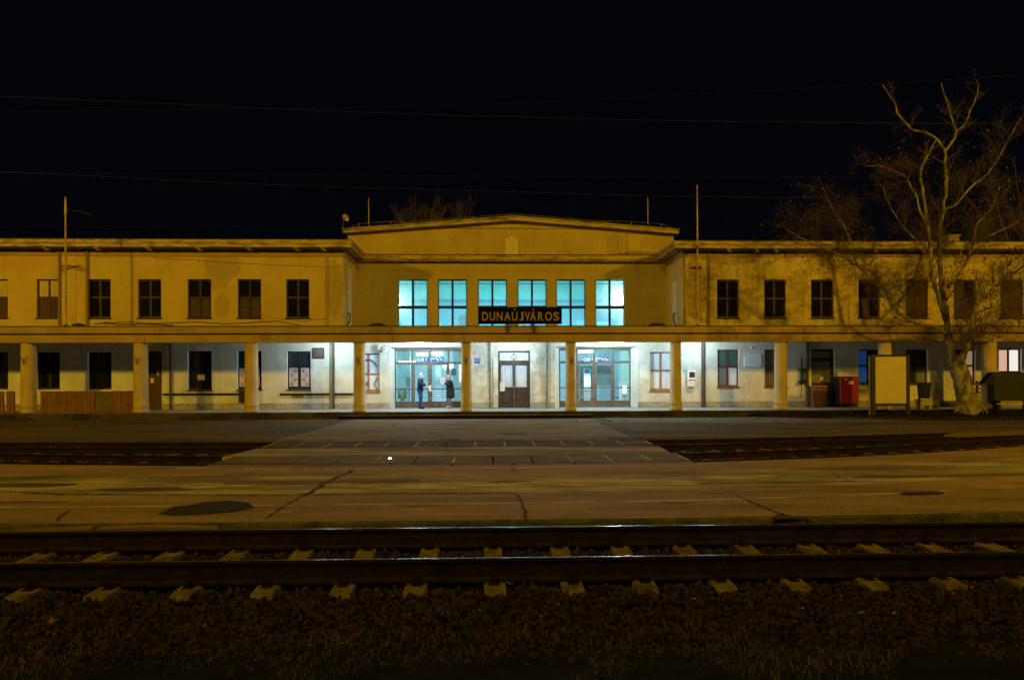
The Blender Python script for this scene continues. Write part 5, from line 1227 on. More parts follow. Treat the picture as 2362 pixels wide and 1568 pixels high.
# no smoking notice on the left hall door
a = RC(1015.5, 1025.5, 871, 885.5, YS-.02)
t = thing('no_smoking_notice', 'white no smoking notice on the glass left of the hooded person', 'notice', (a[0], YS-.02, a[2]))
mb = MB(); mb.box(a[0], a[1], YS-.02, YS-.016, a[2], a[3]); mb.build('sheet', M['paper'], t)
w_, h = a[1]-a[0], a[3]-a[2]; c = [(a[0]+w_*.5+w_*.28*math.cos(q/20*6.283), YS-.023, a[2]+h*.64+w_*.28*math.sin(q/20*6.283)) for q in range(21)]
mb = MB(); mb.tube(c, .008, 5); mb.tube([c[7], c[17]], .007, 5); mb.build('red_ring', M['redprint'], t)
mb = MB(); mb.box(a[0]+w_*.34, a[0]+w_*.66, YS-.023, YS-.021, a[2]+h*.63, a[2]+h*.66); mb.build('cigarette', M['printgrey'], t)
panel(347, 354.5, 872, 883, .13, M['yelpaper'], 'door_notice', .004, None, 'small pale notice on the dark brown door right of the first whole column', 'notice')
# white marble plaque
a = RC(1716, 1756, 817.6, 846.3, -.04); t = thing('memorial_plaque', 'white stone plaque with engraved lines between the two red framed windows', 'plaque', ((a[0]+a[1])/2, -.02, a[2]))
mb = MB(); mb.bbox(*a[:2], -.045, -.001, a[2], a[3], .006); mb.build('slab', mat('grey_white_marble', (.82, .88, .98), .4, (.74, .8, .9), 5), t)
mb = MB(); w_, h = a[1]-a[0], a[3]-a[2]
for k, (u, v) in enumerate(((.2, .8), (.17, .83), (.24, .78), (.4, .6), (.28, .72), (.05, .55), (.1, .42), (.6, .95))):
    z = a[3]-h*(.16+.095*k); n = int((v-u)*26)
    for q in range(n):
        if (q*7+k*3) % 5 == 0: continue
        x = a[0]+w_*(u+(v-u)*q/n); mb.box(x, x+w_*.016, -.048, -.0452, z, z+h*.03+h*.012*((q*3) % 3))
mb.build('engraving', M['printgrey'], t)
mb = MB()
for x in (a[0]+.06, a[1]-.06):
    for z in (a[2]+.06, a[3]-.06): mb.cut(); mb.ellip((x, -.047, z), (.02, .012, .02), 8, 6)
mb.build_each('bolt', M['metal_dk'], t)
# pay phone
a = RC(1586, 1604, 854.6, 876.3, -.2); b_ = RC(1587.5, 1602, 877.2, 891.8, -.2)
t = thing('payphone', 'white payphone with a dark screen on the lit wall, beside the thick drainpipe', 'payphone', ((a[0]+a[1])/2, -.1, b_[2]))
mb = MB(); mb.bbox(*a[:2], -.24, -.02, a[2], a[3], .03); mb.build('hood', M['white'], t)
mb = MB(); mb.bbox(a[0]+.07, a[1]-.05, -.252, -.2405, a[2]+.13, a[3]-.06, .004); mb.build('recess', M['metal_dk'], t)
mb = MB(); mb.tube([(a[0]+.10, -.28, a[3]-.10), (a[0]+.10, -.29, a[2]+.22)], .022, 8); mb.ellip((a[0]+.10, -.27, a[3]-.11), (.03, .03, .04)); mb.ellip((a[0]+.10, -.27, a[2]+.21), (.03, .03, .04)); mb.build('handset', M['black'], t)
mb = MB(); mb.bbox(*b_[:2], -.2, -.02, b_[2], b_[3], .02); mb.build('lower_box', M['white'], t)
mb = MB()
for k in range(4): mb.box(b_[0]+.08, b_[1]-.1-.02*k, -.204, -.2005, b_[3]-.07-.04*k, b_[3]-.062-.04*k)
mb.build('printed_lines', M['printgrey'], t)
mb = MB(); mb.box(a[0]+.08, a[1]-.08, -.02, -.001, b_[2]+.05, a[3]-.05); mb.build('back_plate', M['metal_dk'], t)
panel(1575, 1585.5, 851.8, 857.6, -.012, M['cyan'], 'sticker', .01, None, 'cyan sticker on the wall, upper left of the payphone', 'sticker')
panel(1475, 1493, 842, 872, -.006, mat('fresh_white_patch', (.72, .74, .68), .8), 'white_poster', .005, None, 'blank pale sheet on the wall left of the curtained window', 'poster')
# speaker box and floodlight above the left window
a = RC(871, 881.5, 795.5, 809, -.15); t = thing('wall_speaker', 'small white box with an orange edge, high on the wall left of the hall doors', 'speaker', (a[0], -.1, a[2]))
mb = MB(); mb.bbox(*a[:2], -.2, -.02, a[2], a[3], .015); mb.build('body', M['white'], t); mb = MB(); mb.box(a[0]-.02, a[0]-.001, -.19, -.02, a[2]-.02, a[3]); mb.box(a[0]-.001, a[1]-.02, -.19, -.02, a[2]-.02, a[2]-.001); mb.build('trim', M['wood_or'], t)
mb = MB(); mb.box(a[0]+.05, a[1]-.05, -.02, -.001, a[2]+.05, a[3]-.05); mb.build('back_plate', M['metal_dk'], t)
X, Z = PY(887, 803, -.25); t = thing('spotlight', 'white reflector lamp pointing down, right of the small wall speaker', 'spotlight', (X, -.25, Z))
mb = MB(); A = Vector((X, -.25, Z)); dn = Vector((.6, -.35, -.7)).normalized(); mb.tube([A-dn*.13, A-dn*.05, A+dn*.10, A+dn*.13], [.04, .07, .12, .12], 12); mb.build('shade', M['white'], t)
mb = MB(); mb.tube([A-dn*.1, (X-.06, -.001, Z+.1)], .018, 6); mb.build('arm', M['metal_dk'], t)
for k, (px, lab) in enumerate(((-3.3, 'left tube fitting under the canopy ceiling near the left hall doors'), (5.8, 'right tube fitting under the canopy ceiling near the right hall doors'))):
    t = thing('canopy_light', lab, 'ceiling light', (px, -1.35, 3.2), 'tube lights under the canopy')
    mb = MB(); mb.bbox(px-.6, px+.6, -1.43, -1.27, 3.22, 3.279, .01); mb.build('housing', M['white'], t)
    mb = MB(); mb.tube([(px-.58, -1.35, 3.19), (px+.58, -1.35, 3.19)], .022, 8); mb.build('tube', M['tube'], t)
# round junction boxes
for (px, py, lab) in ((1733, 801, 'round junction box above the memorial plaque'),):
    X, Z = PY(px, py, -.05); mb = MB(); mb.tube([(X-.0, -.06, Z), (X, -.001, Z)], .05, 10); tag(mb.build('junction_box', M['white']), lab, 'junction box')
# wooden barriers of the terrace at the left
YBm = CYC
def barrier(px0, px1, top, m_, lab):
    a = RC(px0, px1, top, 946, YBm); t = thing('wooden_barrier', lab, 'barrier', ((a[0]+a[1])/2, YBm, 0), 'board barriers between the left columns')
    mb = MB(); n = max(2, int((a[1]-a[0])/.14))
    for i in range(n):
        x0 = a[0]+(a[1]-a[0])*i/n; x1 = a[0]+(a[1]-a[0])*(i+1)/n; mb.bbox(x0+.002, x1-.002, YBm+random.uniform(0, .004), YBm+.03, .03, a[3]-random.uniform(.0, .015), .006)
    mb.build('boards', m_, t)
    mb = MB(); mb.box(a[0], a[1], YBm+.031, YBm+.07, .25, .33); mb.box(a[0], a[1], YBm+.031, YBm+.07, a[3]-.2, a[3]-.12)
    for x in (a[0]+.04, a[1]-.1): mb.box(x, x+.06, YBm+.071, YBm+.13, 0, a[3]-.05)
    mb.build('frame', M['wood_dk'], t)
barrier(-60, 8, 902, M['boards'], 'brown board barrier cut by the left edge of the photo'); barrier(14, 33, 901, M['boards'], 'narrow brown board barrier just left of the first column')
barrier(93, 217, 901.5, M['boards'], 'widest brown board barrier, right of the first column'); barrier(218.5, 253, 902, M['boards_gr'], 'grey board barrier between the two wide brown ones'); barrier(254.5, 309, 901, M['boards'], 'brown board barrier just left of the second column')
# red cabinet
a = RC(1937, 1980.5, 868, 930.6, -.75); t = thing('red_machine', 'red vending machine with a yellow label, right of the half glazed door', 'vending machine', ((a[0]+a[1])/2, -.5, 0))
mb = MB(); mb.bbox(*a[:2], -.75, -.12, a[2], a[3], .03); mb.build('body', M['red'], t)
mb = MB(); mb.box(a[0]+.05, a[1]-.05, -.70, -.15, .03, a[2]-.001)
for x in (a[0]+.06, a[1]-.12): mb.box(x, x+.06, -.7, -.64, 0, .03)
mb.build('base', M['black'], t)
q = RC(1971-2.5, 1983-4.5, 871+2+4, 889, -.76)
q = RC(1957, 1968, 878.5, 886.5, -.755); mb = MB(); mb.box(*q[:2], -.756, -.7505, q[2], q[3]); mb.build('label_plate', M['yelpaper'], t)
q = RC(1948, 1953, 872, 877, -.755); mb = MB(); mb.ellip(((q[0]+q[1])/2, -.755, (q[2]+q[3])/2), (.05, .012, .05)); mb.build('lock', M['yelpaper'], t)
mb = MB(); mb.box(a[0]-.05, a[0]-.002, -.72, -.14, .1, a[3]-.06); mb.build('side_panel', M['black'], t)
# wooden crate before the door
a = RC(1874.5, 1907.5, 889.5, 938.5, -.45); t = thing('wooden_cabinet', 'low brown wooden cabinet standing in front of the half glazed door', 'cabinet', ((a[0]+a[1])/2, -.3, 0))
mb = MB(); mb.bbox(*a[:2], -.45, -.06, .03, a[3]-.03, .008); mb.build('body', M['boards'], t)
mb = MB(); mb.bbox(a[0]-.03, a[1]+.03, -.49, -.04, a[3]-.029, a[3], .006); mb.build('top', mat('light_wood_top', (.50, .32, .16), .6), t)
mb = MB(); mb.bbox(a[0]+.04, a[1]-.04, -.462, -.4505, .1, a[3]*.48, .004); mb.bbox(a[0]+.04, a[1]-.04, -.462, -.4505, a[3]*.52, a[3]-.08, .004); mb.build('drawer', M['boards'], t)
mb = MB()
for x in (a[0]+.03, a[1]-.09): mb.cut(); mb.box(x, x+.06, -.44, -.38, 0, .03); mb.cut(); mb.box(x, x+.06, -.14, -.08, 0, .03)
mb.build_each('leg', M['wood_dk'], t)
panel(1893-2, 1903-4, 869, 881-5, .155, M['yelpaper'], 'door_notice', .006, None, 'small yellow label on the glass of the half glazed door', 'notice')
# information board on posts
def gp_(px, py, z): return PG(px, py, z)
Yb = -3.9
a = RC(2017.5, 2089, 822.5, 930, Yb); t = thing('information_board', 'large blank cream board in a dark frame, left of the big tree', 'information board', ((a[0]+a[1])/2, Yb, -.15))
mb = MB(); mb.bbox(*a[:2], Yb-.02, Yb+.02, a[2], a[3], .004); mb.build('panel', M['cream'], t)
mb = MB(); fw = .11
fr0 = PY(2008.5, 870, Yb)[0]; fr1 = PY(2096.5, 870, Yb)[0]
mb.bbox(fr0, a[0]-.002, Yb-.05, Yb+.05, -.33, a[3]+.10, .008); mb.bbox(a[1]+.002, fr1, Yb-.05, Yb+.05, -.30, a[3]+.10, .008); mb.bbox(a[0], a[1], Yb-.045, Yb+.045, a[3]+.002, a[3]+.09, .006); mb.bbox(a[0], a[1], Yb-.045, Yb+.045, a[2]-.12, a[2]-.002, .006)
mb.build('frame', M['wood_dk'], t)
X = PY(2004.5, 870, Yb-.1)[0]; t = thing('thin_post', 'thin pale post just left of the cream information board', 'post', (X, Yb-.1, -.2))
mb = MB(); mb.tube([(X, Yb-.1, -.3), (X, Yb-.1, PY(2004, 820, Yb)[1])], .03, 8); mb.build('pole', M['pipe_ol'], t); mb = MB()
for z in (PY(2004, 842, Yb)[1], PY(2004, 872, Yb)[1]): mb.tube([(X, Yb-.1, z), (X, Yb-.1, z+.12)], .045, 8)
mb.build('clamp', M['pipe_ol'], t)
# black litter bin on a post
a = RC(2115.5, 2145, 882, 918.5, -3.6); cx_ = (a[0]+a[1])/2; t = thing('litter_bin', 'black litter bin on a post between the information board and the tree', 'bin', (cx_, -3.6, -.2))
r1 = (a[1]-a[0])/2; mb = MB(); mb.lathe(cx_, -3.6, [(r1*.78, a[2]), (r1*.95, a[3]-.08), (r1*1.04, a[3]-.07), (r1*1.04, a[3]), (r1*.9, a[3]), (r1*.8, a[3]-.1)], 18); mb.build('bucket', M['black'], t)
mb = MB(); mb.tube([(cx_, -3.28, -.3), (cx_, -3.28, a[3]-.1)], .035, 8); mb.box(cx_-.02, cx_+.02, -3.33, -3.25, a[3]-.2, a[3]-.12); mb.build('post', M['black'], t)
# bench with a boarded front
a = RC(2127, 2177, 921, 942, -3.0); t = thing('bench', 'low ochre bench between the litter bin and the tree trunk', 'bench', ((a[0]+a[1])/2, -2.7, 0))
mb = MB(); zs_ = a[3]; mb.bbox(a[0], a[1], -2.75, -2.35, zs_-.05, zs_, .008); mb.build('seat', M['column'], t)
mb = MB(); mb.bbox(a[0]+.02, a[1]-.02, -2.73, -2.70, zs_-.28, zs_-.051, .006); mb.build('apron', M['column'], t)
for x in (a[0]+.04, (a[0]+a[1])/2, a[1]-.14): mb = MB(); mb.box(x, x+.1, -2.70, -2.36, .0, zs_-.051); mb.build('leg', M['column'], t)
# slatted rails and green container at the right edge
for k, (px0, px1, py, lab) in enumerate(((2250, 2272, 880, 'upper'), )):
    a = RC(2246, 2275, 880, 945, -2.6); t = thing('slatted_railing', 'weathered horizontal rails between the tree trunk and the green container', 'railing', ((a[0]+a[1])/2, -2.6, 0))
    for z0_, z1_ in ((883, 889), (894, 898), (902, 907), (915, 919), (925, 930)):
        q = RC(2248, 2300, z0_, z1_, -2.2); mb = MB(); mb.bbox(q[0], q[1], -2.2, -2.16, q[2], q[3], .005); mb.build('rail', M['column'], t)
    mb = MB(); mb.box(q[0]+.1, q[0]+.18, -2.16, -2.1, 0, 1.3); mb.cut(); mb.box(q[1]-.2, q[1]-.12, -2.16, -2.1, 0, 1.3); mb.build_each('post', M['wood_dk'], t)
x0 = PY(2265, 880, -3.3)[0]; x1 = x0+2.6; z0_, z1_ = PY(2300, 924, -3.3)[1], PY(2300, 858, -3.3)[1]; xs0 = PY(2297, 880, -3.3)[0]-.0
t = thing('green_container', 'dark green waste container with a sloping front lid at the right edge', 'waste container', ((x0+x1)/2, -3.2, 0))
mb = MB(); xk = x0+.50; mb.bbox(xk, x1, -3.4, -2.95, z0_, z1_, .03)
mb.build('body', M['green'], t)
mb = MB(); zm_ = (z0_+z1_)/2+.12; mb.prism([(x0, zm_), (xk-.01, zm_), (xk-.01, z1_)], -3.38, -2.97); mb.build('hopper', M['black'], t)
for x in (xk+.2, x1-.5): mb = MB(); mb.box(x, x+.12, -3.35, -3.0, .0, z0_); mb.build('leg', M['black'], t)
mb = MB(); mb.bbox(xk+.1, x1-.1, -3.42, -3.36, z0_-.16, z0_-.12, .006); mb.build('crossbar', M['trim'], t)
# ================================================================== TREES
def wpath(px_pts, Y):
    """measured limb: (px, py, radius px[, depth offset])"""
    out = []; rad = []
    for p in px_pts:
        y = Y+(p[3] if len(p) > 3 else 0); X, Z = PY(p[0], p[1], y); out.append(Vector((X, y, Z))); rad.append(p[2]*(y+35)/F)
    return out, rad
def smooth_path(pts, rad, n=4):
    P, Rr = [], []
    for i in range(len(pts)-1):
        p0, p1, p2, p3 = pts[max(i-1, 0)], pts[i], pts[i+1], pts[min(i+2, len(pts)-1)]
        for k in range(n):
            t = k/n
            P.append(.5*((2*p1)+(-p0+p2)*t+(2*p0-5*p1+4*p2-p3)*t*t+(-p0+3*p1-3*p2+p3)*t**3)); Rr.append(rad[i]+(rad[i+1]-rad[i])*t)
    P.append(pts[-1]); Rr.append(rad[-1]); return P, Rr
def twigs(mb, leaves, pts, rad, rnd, dens, l0, depth, upb=.35, leafp=.5, start=.15, spread=.9, r0=None, ybias=0):
    L = sum((b-a).length for a, b in zip(pts[:-1], pts[1:])); n = max(1, int(L*dens))
    for _ in range(n):
        t = start+(1-start)*rnd.random(); s = t*(len(pts)-1); i = min(int(s), len(pts)-2); p = pts[i].lerp(pts[i+1], s-i)
        d0 = (pts[i+1]-pts[i]).normalized(); rr = rad[min(i, len(rad)-1)]
        v = Vector((rnd.gauss(0, 1), rnd.gauss(0, 1), rnd.gauss(0, 1))); v -= d0*v.dot(d0)
        if v.length < 1e-3: continue
        d = (d0*.55+v.normalized()*spread+Vector((0, ybias, upb))).normalized()
        l = l0*rnd.uniform(.45, 1.15)*(1-.35*t); q = [p]; dd = d.copy(); m_ = 5
        for k in range(m_):
            dd = (dd+Vector((rnd.gauss(0, .16), rnd.gauss(0, .16), rnd.gauss(0, .14)+upb*.12))).normalized(); q.append(q[-1]+dd*l/m_)
        rb = min(rr*.55, (r0 or .03)); ra = [rb*(1-.8*k/m_) for k in range(m_+1)]
        mb.tube(q, ra, 4 if rb > .012 else 3, cap=False)
        if depth > 0: twigs(mb, leaves, q, ra, rnd, dens*2.0, l0*.5, depth-1, upb, leafp, .2, spread, rb*.6, 0)
        elif rnd.random() < leafp: leaves.append((q[-1], rnd.uniform(.03, .07)))
def leaf_cloud(leaves, name, m_, parent, rnd):
    mb = MB()
    for p, s in leaves:
        n = Vector((rnd.gauss(0, 1), rnd.gauss(0, 1), rnd.gauss(0, 1))).normalized(); a = n.orthogonal().normalized(); b = n.cross(a)
        q = [p+(a*math.cos(k*1.2566)+b*math.sin(k*1.2566))*s*rnd.uniform(.6, 1.1)-Vector((0, 0, s)) for k in range(5)]
        mb.add([tuple(v) for v in q], [(0, 1, 2, 3, 4)])
    return mb.build(name, m_, parent)
TY = -3.7
rnd = random.Random(11)
X, Y = PY(2237, 946, TY)[0], TY
tree = thing('plane_tree', 'tall bare plane tree with mottled pale trunk and twisted limbs before the right wing', 'tree', (X, TY, -.05))
limbs = [
  ([(2238, 951, 30), (2232, 938, 25), (2226, 915, 21), (2219, 880, 20), (2212, 855, 20), (2206, 838, 18), (2196, 815, 14), (2188, 780, 12.5), (2184, 745, 11), (2177, 700, 10.5), (2172, 660, 10), (2168, 620, 9), (2166, 570, 8), (2168, 520, 7.5), (2180, 450, 7), (2181, 400, 6.5), (2178, 350, 6)], 0, .022),
  ([(2178, 352, 5.5), (2200, 320, 5, -.2), (2204, 305, 5, -.3), (2198, 285, 4.5, -.3), (2188, 250, 3.5, -.2), (2170, 190, 2)], 0, .018),
  ([(2204, 305, 4.5, -.3), (2225, 287, 3.5, -.5), (2240, 250, 3, -.7), (2256, 205, 2, -.8), (2250, 182, 1.2, -.8)], 0, .016),
  ([(2178, 350, 5.5), (2160, 322, 5, .2), (2130, 306, 5, .4), (2104, 300, 4.5, .5), (2090, 285, 4, .6), (2070, 262, 3.5, .7), (2062, 235, 3, .8), (2034, 196, 1.6, .8)], 0, .018),
  ([(2182, 745, 9), (2165, 690, 8, -.3), (2150, 640, 7.5, -.5), (2147, 600, 7, -.6), (2144, 550, 6.5, -.7), (2136, 500, 6, -.7), (2128, 450, 5.5, -.7), (2122, 400, 5, -.6), (2135, 365, 4.5, -.4), (2158, 325, 3.5, -.2)], 0, .018),
  ([(2136, 520, 4.5, -.7), (2122, 490, 4, -.6), (2112, 450, 3.5, -.5), (2095, 420, 3, -.4), (2085, 405, 3, -.4), (2060, 395, 2.4, -.4), (2030, 383, 1.6, -.3), (1996, 384, 1, -.3)], 0, .014),
  ([(2212, 848, 13, -.1), (2220, 828, 12, -.4), (2228, 800, 10.5, -.7), (2237, 770, 9, -1), (2243, 730, 7.5, -1.3), (2262, 690, 6, -1.5), (2300, 655, 4.5, -1.6), (2345, 625, 3.5, -1.6), (2400, 590, 2, -1.6)], 0, .02),
  ([(2185, 662, 6, .2), (2208, 635, 5.5, .5), (2228, 605, 5, .7), (2240, 570, 4.5, .9), (2252, 520, 4, 1), (2268, 500, 4, 1), (2290, 470, 3, 1.1), (2305, 430, 2, 1.1)], 0, .016),
  ([(2182, 482, 5, 0), (2205, 470, 4.5, .3), (2240, 430, 4, .5), (2262, 415, 3.5, .6), (2290, 385, 3, .7), (2322, 325, 2.2, .8), (2355, 270, 1.2, .8)], 0, .016),
  ([(2184, 770, 8, -.2), (2150, 752, 6.5, -.5), (2110, 745, 5.5, -.8), (2078, 725, 5, -1), (2052, 700, 5, -1.1), (2045, 670, 4.5, -1.1), (2020, 655, 4.5, -1), (1985, 620, 4, -.9), (1945, 595, 3.5, -.8), (1915, 578, 3.2, -.7), (1880, 565, 2.8, -.7), (1845, 548, 2.2, -.7), (1800, 520, 1.2, -.7)], 0, .015),
  ([(1975, 610, 3, -.9), (1962, 560, 2.5, -.6), (1945, 520, 2.2, -.4), (1925, 490, 1.8, -.3), (1895, 430, 1, -.2)], 0, .012),
  ([(2170, 600, 4, .3), (2120, 560, 3.2, .6), (2080, 520, 2.5, .9), (2050, 470, 1.6, 1.1), (2035, 430, 1, 1.2)], 0, .013),
  ([(2200, 610, 4.5, -.3), (2235, 560, 3.5, -.7), (2290, 540, 3, -1), (2350, 510, 2, -1.2)], 0, .014),
  ([(2236, 770, 4.5, -1), (2275, 750, 3.5, -1.3), (2320, 745, 2.5, -1.5), (2380, 720, 1.5, -1.6)], 0, .012),
]
mt = MB(); mbr = MB(); mtw = MB(); leaves = []
for i, (pp, oy, r0) in enumerate(limbs):
    p, r = wpath(pp, TY+oy); p, r = smooth_path(p, r, 4); r = [v*(.58 if i or k_ > 22 else .95) for k_, v in enumerate(r)]
    for k in range(1, len(p)-1): p[k] += Vector((rnd.gauss(0, .012), rnd.gauss(0, .02), rnd.gauss(0, .01)))
    r = [v*(1+.10*mnoise.noise(q*2.2)) for v, q in zip(r, p)]
    (mt if i == 0 else mbr).tube(p, r, 14 if i in (0,) else 8)
    q0 = 0 if i else int(len(p)*.42)
    twigs(mtw, leaves, p[q0:], r[q0:], rnd, 6.0 if i in (9, 10, 12, 13, 6) else 4.6 if i in (5, 7, 8, 11) else 3.0, 1.2 if i in (1, 2, 3) else 1.8, 2, .2, .05, .10, .85, r0)
for k in range(9):           # root flare
    a = k/9*6.283+.3; c = Vector((X, TY, -.02)); d = Vector((math.cos(a), math.sin(a)*.6, 0))
    mt.tube([c+d*.25+Vector((0, 0, .75)), c+d*.42+Vector((0, 0, .32)), c+d*(.50+rnd.random()*.12)+Vector((0, 0, .06)), c+d*.72+Vector((0, 0, -.10))], [.13, .12, .09, .04], 7)
mt.build('trunk', M['bark'], tree, smooth=True); mbr.build('limb', M['bark'], tree, smooth=True); mtw.build('twigs', M['twig'], tree)
leaf_cloud(leaves, 'leaves', M['leaf_tree'], tree, rnd)
def bare_tree(nm, base, height, spreadx, lab, seed, stems=9, dens=1.3, l0=2.4, r0=.05, leafp=0, depth=2, z0=0, sy=.8, grp=None):
    rnd = random.Random(seed); t = thing(nm, lab, 'tree', base, grp); b = Vector(base); mt = MB(); mb = MB(); lv = []
    fork = b+Vector((0, 0, height*.38)); mt.tube([b, b+Vector((.1, 0, height*.2)), fork], [.30, .24, .2], 10)
    for k in range(stems):
        a = -1+2*(k+.5)/stems; d = Vector((a*spreadx, rnd.uniform(-1, 1)*spreadx*sy, height*.60*(1-.32*a*a)*rnd.uniform(.9, 1.08)))
        p = [fork-Vector((0, 0, rnd.uniform(0, height*.06)))]
        for q in range(1, 7):
            tq = q/6; p.append(fork+Vector((d.x*tq**.8, d.y*tq**.8, d.z*tq))+Vector((rnd.gauss(0, .12), rnd.gauss(0, .12), 0)))
        r = [.11*(1-.85*q/6)+.008 for q in range(7)]; mt.tube(p, r, 6)
        twigs(mb, lv, p, r, rnd, dens, l0, depth, .45, leafp, .12, .65, r0)
    mt.build('trunk', M['twig_far'], t, smooth=True); mb.build('twigs', M['twig_far'], t)
    if lv and leafp: leaf_cloud(lv, 'leaves', M['leaf'], t, rnd)
    return t
for (px, py, hw, Y, lab, sd, stems) in ((972, 430, 88, 24, 'rounded bare tree behind the left slope of the hall roof', 3, 16), (1074, 450, 42, 27, 'smaller bare tree beside the rounded one, behind the hall roof', 5, 9)):
    X, Z = PY(px, py, Y); sx = hw*(35+Y)/F
    bare_tree('bare_tree', (X, Y, 0), Z*.93, sx*1.12, lab, sd, stems, 3.0, 1.9, .03)
X, Z = PY(2330, 330, 9); bare_tree('bare_tree', (X+1.5, 9, 0), Z, 5.2, 'dim bare tree with a few brown leaves behind the right end of the roof', 8, 9, .9, 2.6, .04, .5)

# ================================================================== OVERHEAD WIRES
for i, (pp, Y, r_, lab) in enumerate(((((-60, 219), (0, 223), (300, 236), (600, 250), (900, 262), (1180, 270), (1550, 279), (2000, 284), (2430, 288)), -21, .0055, 'upper contact wire, sagging across the night sky'),
        (((-60, 392), (0, 396), (300, 411), (590, 425), (900, 435), (1180, 443), (1600, 454), (2000, 458), (2430, 464)), -21, .0055, 'lower contact wire, crossing just above the hall roof'),
        (((-60, 260), (400, 254), (760, 250), (1200, 238), (1600, 218), (2000, 196), (2430, 170)), -16, .0022, 'faint thin wire climbing towards the upper right'),
        (((-60, 398), (500, 402), (1000, 406), (1500, 409), (2000, 409), (2430, 410)), -16, .0032, 'faint level thin wire between the two contact wires'),
        (((-60, 524), (300, 522), (790, 528), (1200, 528), (1560, 530)), -10, .003, 'faint lowest wire in front of the hall gable'))):
    pts = [Vector((PY(x, y, Y)[0], Y, PY(x, y, Y)[1])) for x, y in pp]; pts, rr = smooth_path(pts, [r_]*len(pts), 6)
    mb = MB(); mb.tube(pts, rr, 6); tag(mb.build('overhead_wire', M['wire']), lab, 'wire', 'overhead wires')

# ================================================================== PEOPLE
def skin_body(name, verts, edges, m_, parent, sub=2, root=0):
    me = bpy.data.meshes.new(name); me.from_pydata([v[:3] for v in verts], edges, []); me.materials.append(m_); me.update()
    o = bpy.data.objects.new(name, me); COL.objects.link(o); o.parent = parent
    md = o.modifiers.new('skin', 'SKIN'); md.use_smooth_shade = True
    if not me.skin_vertices:
        me.attributes.new('tmp', 'FLOAT', 'POINT')
    lay = me.skin_vertices[0].data if me.skin_vertices else None
    if lay is not None:
        for i, v in enumerate(verts): r = v[3]; lay[i].radius = r if isinstance(r, tuple) else (r, r)
        lay[root].use_root = True
    sb = o.modifiers.new('sub', 'SUBSURF'); sb.levels = sub; sb.render_levels = sub
    bpy.context.view_layer.update()
    me2 = bpy.data.meshes.new_from_object(o.evaluated_get(bpy.context.evaluated_depsgraph_get()))
    me2.materials.clear(); me2.materials.append(m_)
    o.modifiers.clear(); o.data = me2
    me2.polygons.foreach_set('use_smooth', [True]*len(me2.polygons))
    return o
def chain(verts, edges, start, pts):
    """append joints after index start; returns the last index"""
    last = start
    for p in pts: verts.append(p); edges.append((last, len(verts)-1)); last = len(verts)-1
    return last
def hand(verts, edges, wrist, base, d, up, side, curl=.5):
    """palm, four unequal bent fingers and a thumb leaving the side of the palm"""
    d, up, side = Vector(d).normalized(), Vector(up).normalized(), Vector(side).normalized(); b = Vector(base)
    palm = chain(verts, edges, wrist, [(*(b+d*.03), (.026, .016)), (*(b+d*.085), (.036, .014))])
    for k, l in enumerate((.072, .082, .076, .058)):
        o = side*(-.03+.02*k); p0 = b+d*.10+o
        p1 = p0+d*l*.45-up*l*.15*curl; p2 = p1+d*l*.3-up*l*.35*curl; p3 = p2+d*l*.15-up*l*.35*curl
        chain(verts, edges, palm, [(*p0, .0095), (*p1, .009), (*p2, .0085), (*p3, .007)])
    t0 = b+d*.04-side*.045
    chain(verts, edges, palm-1, [(*t0, .011), (*(t0+d*.03-side*.02), .010), (*(t0+d*.06-side*.018-up*.01), .008)])
def person(nm_label, loc, face, H, pose):
    t = thing('person', nm_label, 'person', loc); f = face
    s = H/1.75; V = []; E = []
    def P(x, y, z, r): return (x*f*s, y*s, z*s, tuple(q*s for q in r) if isinstance(r, tuple) else r*s)
    V.append(P(0, 0, .95, (.085, .11)))
    lean = pose.get('lean', 0)
    chest = chain(V, E, 0, [P(.0+lean*.3, 0, 1.12, (.08, .105)), P(lean*.7, 0, 1.30, (.085, .12)), P(lean, 0, 1.42, (.065, .11))])
    neck = chain(V, E, chest, [P(.02+lean*1.1, 0, 1.50, .055), P(.035+lean*1.2, 0, 1.555, .055)])
    hx = .045+lean*1.3
    head = chain(V, E, neck, [P(hx, 0, 1.60, (.078, .070)), P(hx+.0, 0, 1.655, (.090, .074)), P(hx-.01, 0, 1.71, (.072, .062)), P(hx-.01, 0, 1.742, (.035, .03))])
    chain(V, E, head-3, [P(hx+.065, 0, 1.585, (.03, .035))])
    chain(V, E, head-2, [P(hx+.085, 0, 1.645, .016), P(hx+.108, 0, 1.632, .012)])
    legs = pose['legs']
    for sgn, (kx_, kz, ax_, az, tx) in zip((1, -1), legs):
        chain(V, E, 0, [P(.0, sgn*.085, .88, .075), P(kx_*.5, sgn*.09, .70, .064), P(kx_, sgn*.09, kz, .050), P((kx_+ax_)/2-.01, sgn*.09, (kz+az)/2, .044), P(ax_, sgn*.09, az, .032), P(ax_+.02, sgn*.09, az-.045, .03), P(tx-.03, sgn*.095, .035, (.02, .03))])
    for sgn, (ex, ey, ez, wx, wy, wz, hd) in zip((1, -1), pose['arms']):
        wr = chain(V, E, chest, [P(lean, sgn*.15, 1.395, .044), P((lean+ex)/2, sgn*(.19+ey)/2, (1.38+ez)/2, .040), P(ex, sgn*ey, ez, .036), P((ex+wx)/2, sgn*(ey+wy)/2, (ez+wz)/2, .031), P(wx, sgn*wy, wz, .026)])
        wv = Vector(V[wr][:3]); ev = Vector(V[wr-2][:3]); d = (wv-ev).normalized(); up = Vector((0, 0, 1)) if abs(d.z) < .8 else Vector((-f, 0, 0)); sd = d.cross(up).normalized(); hand(V, E, wr, wv+d*.02, d, sd.cross(d), sd*sgn, hd)
    body = skin_body('body', V, E, M['skin'], t)
    return t, P, V, hx
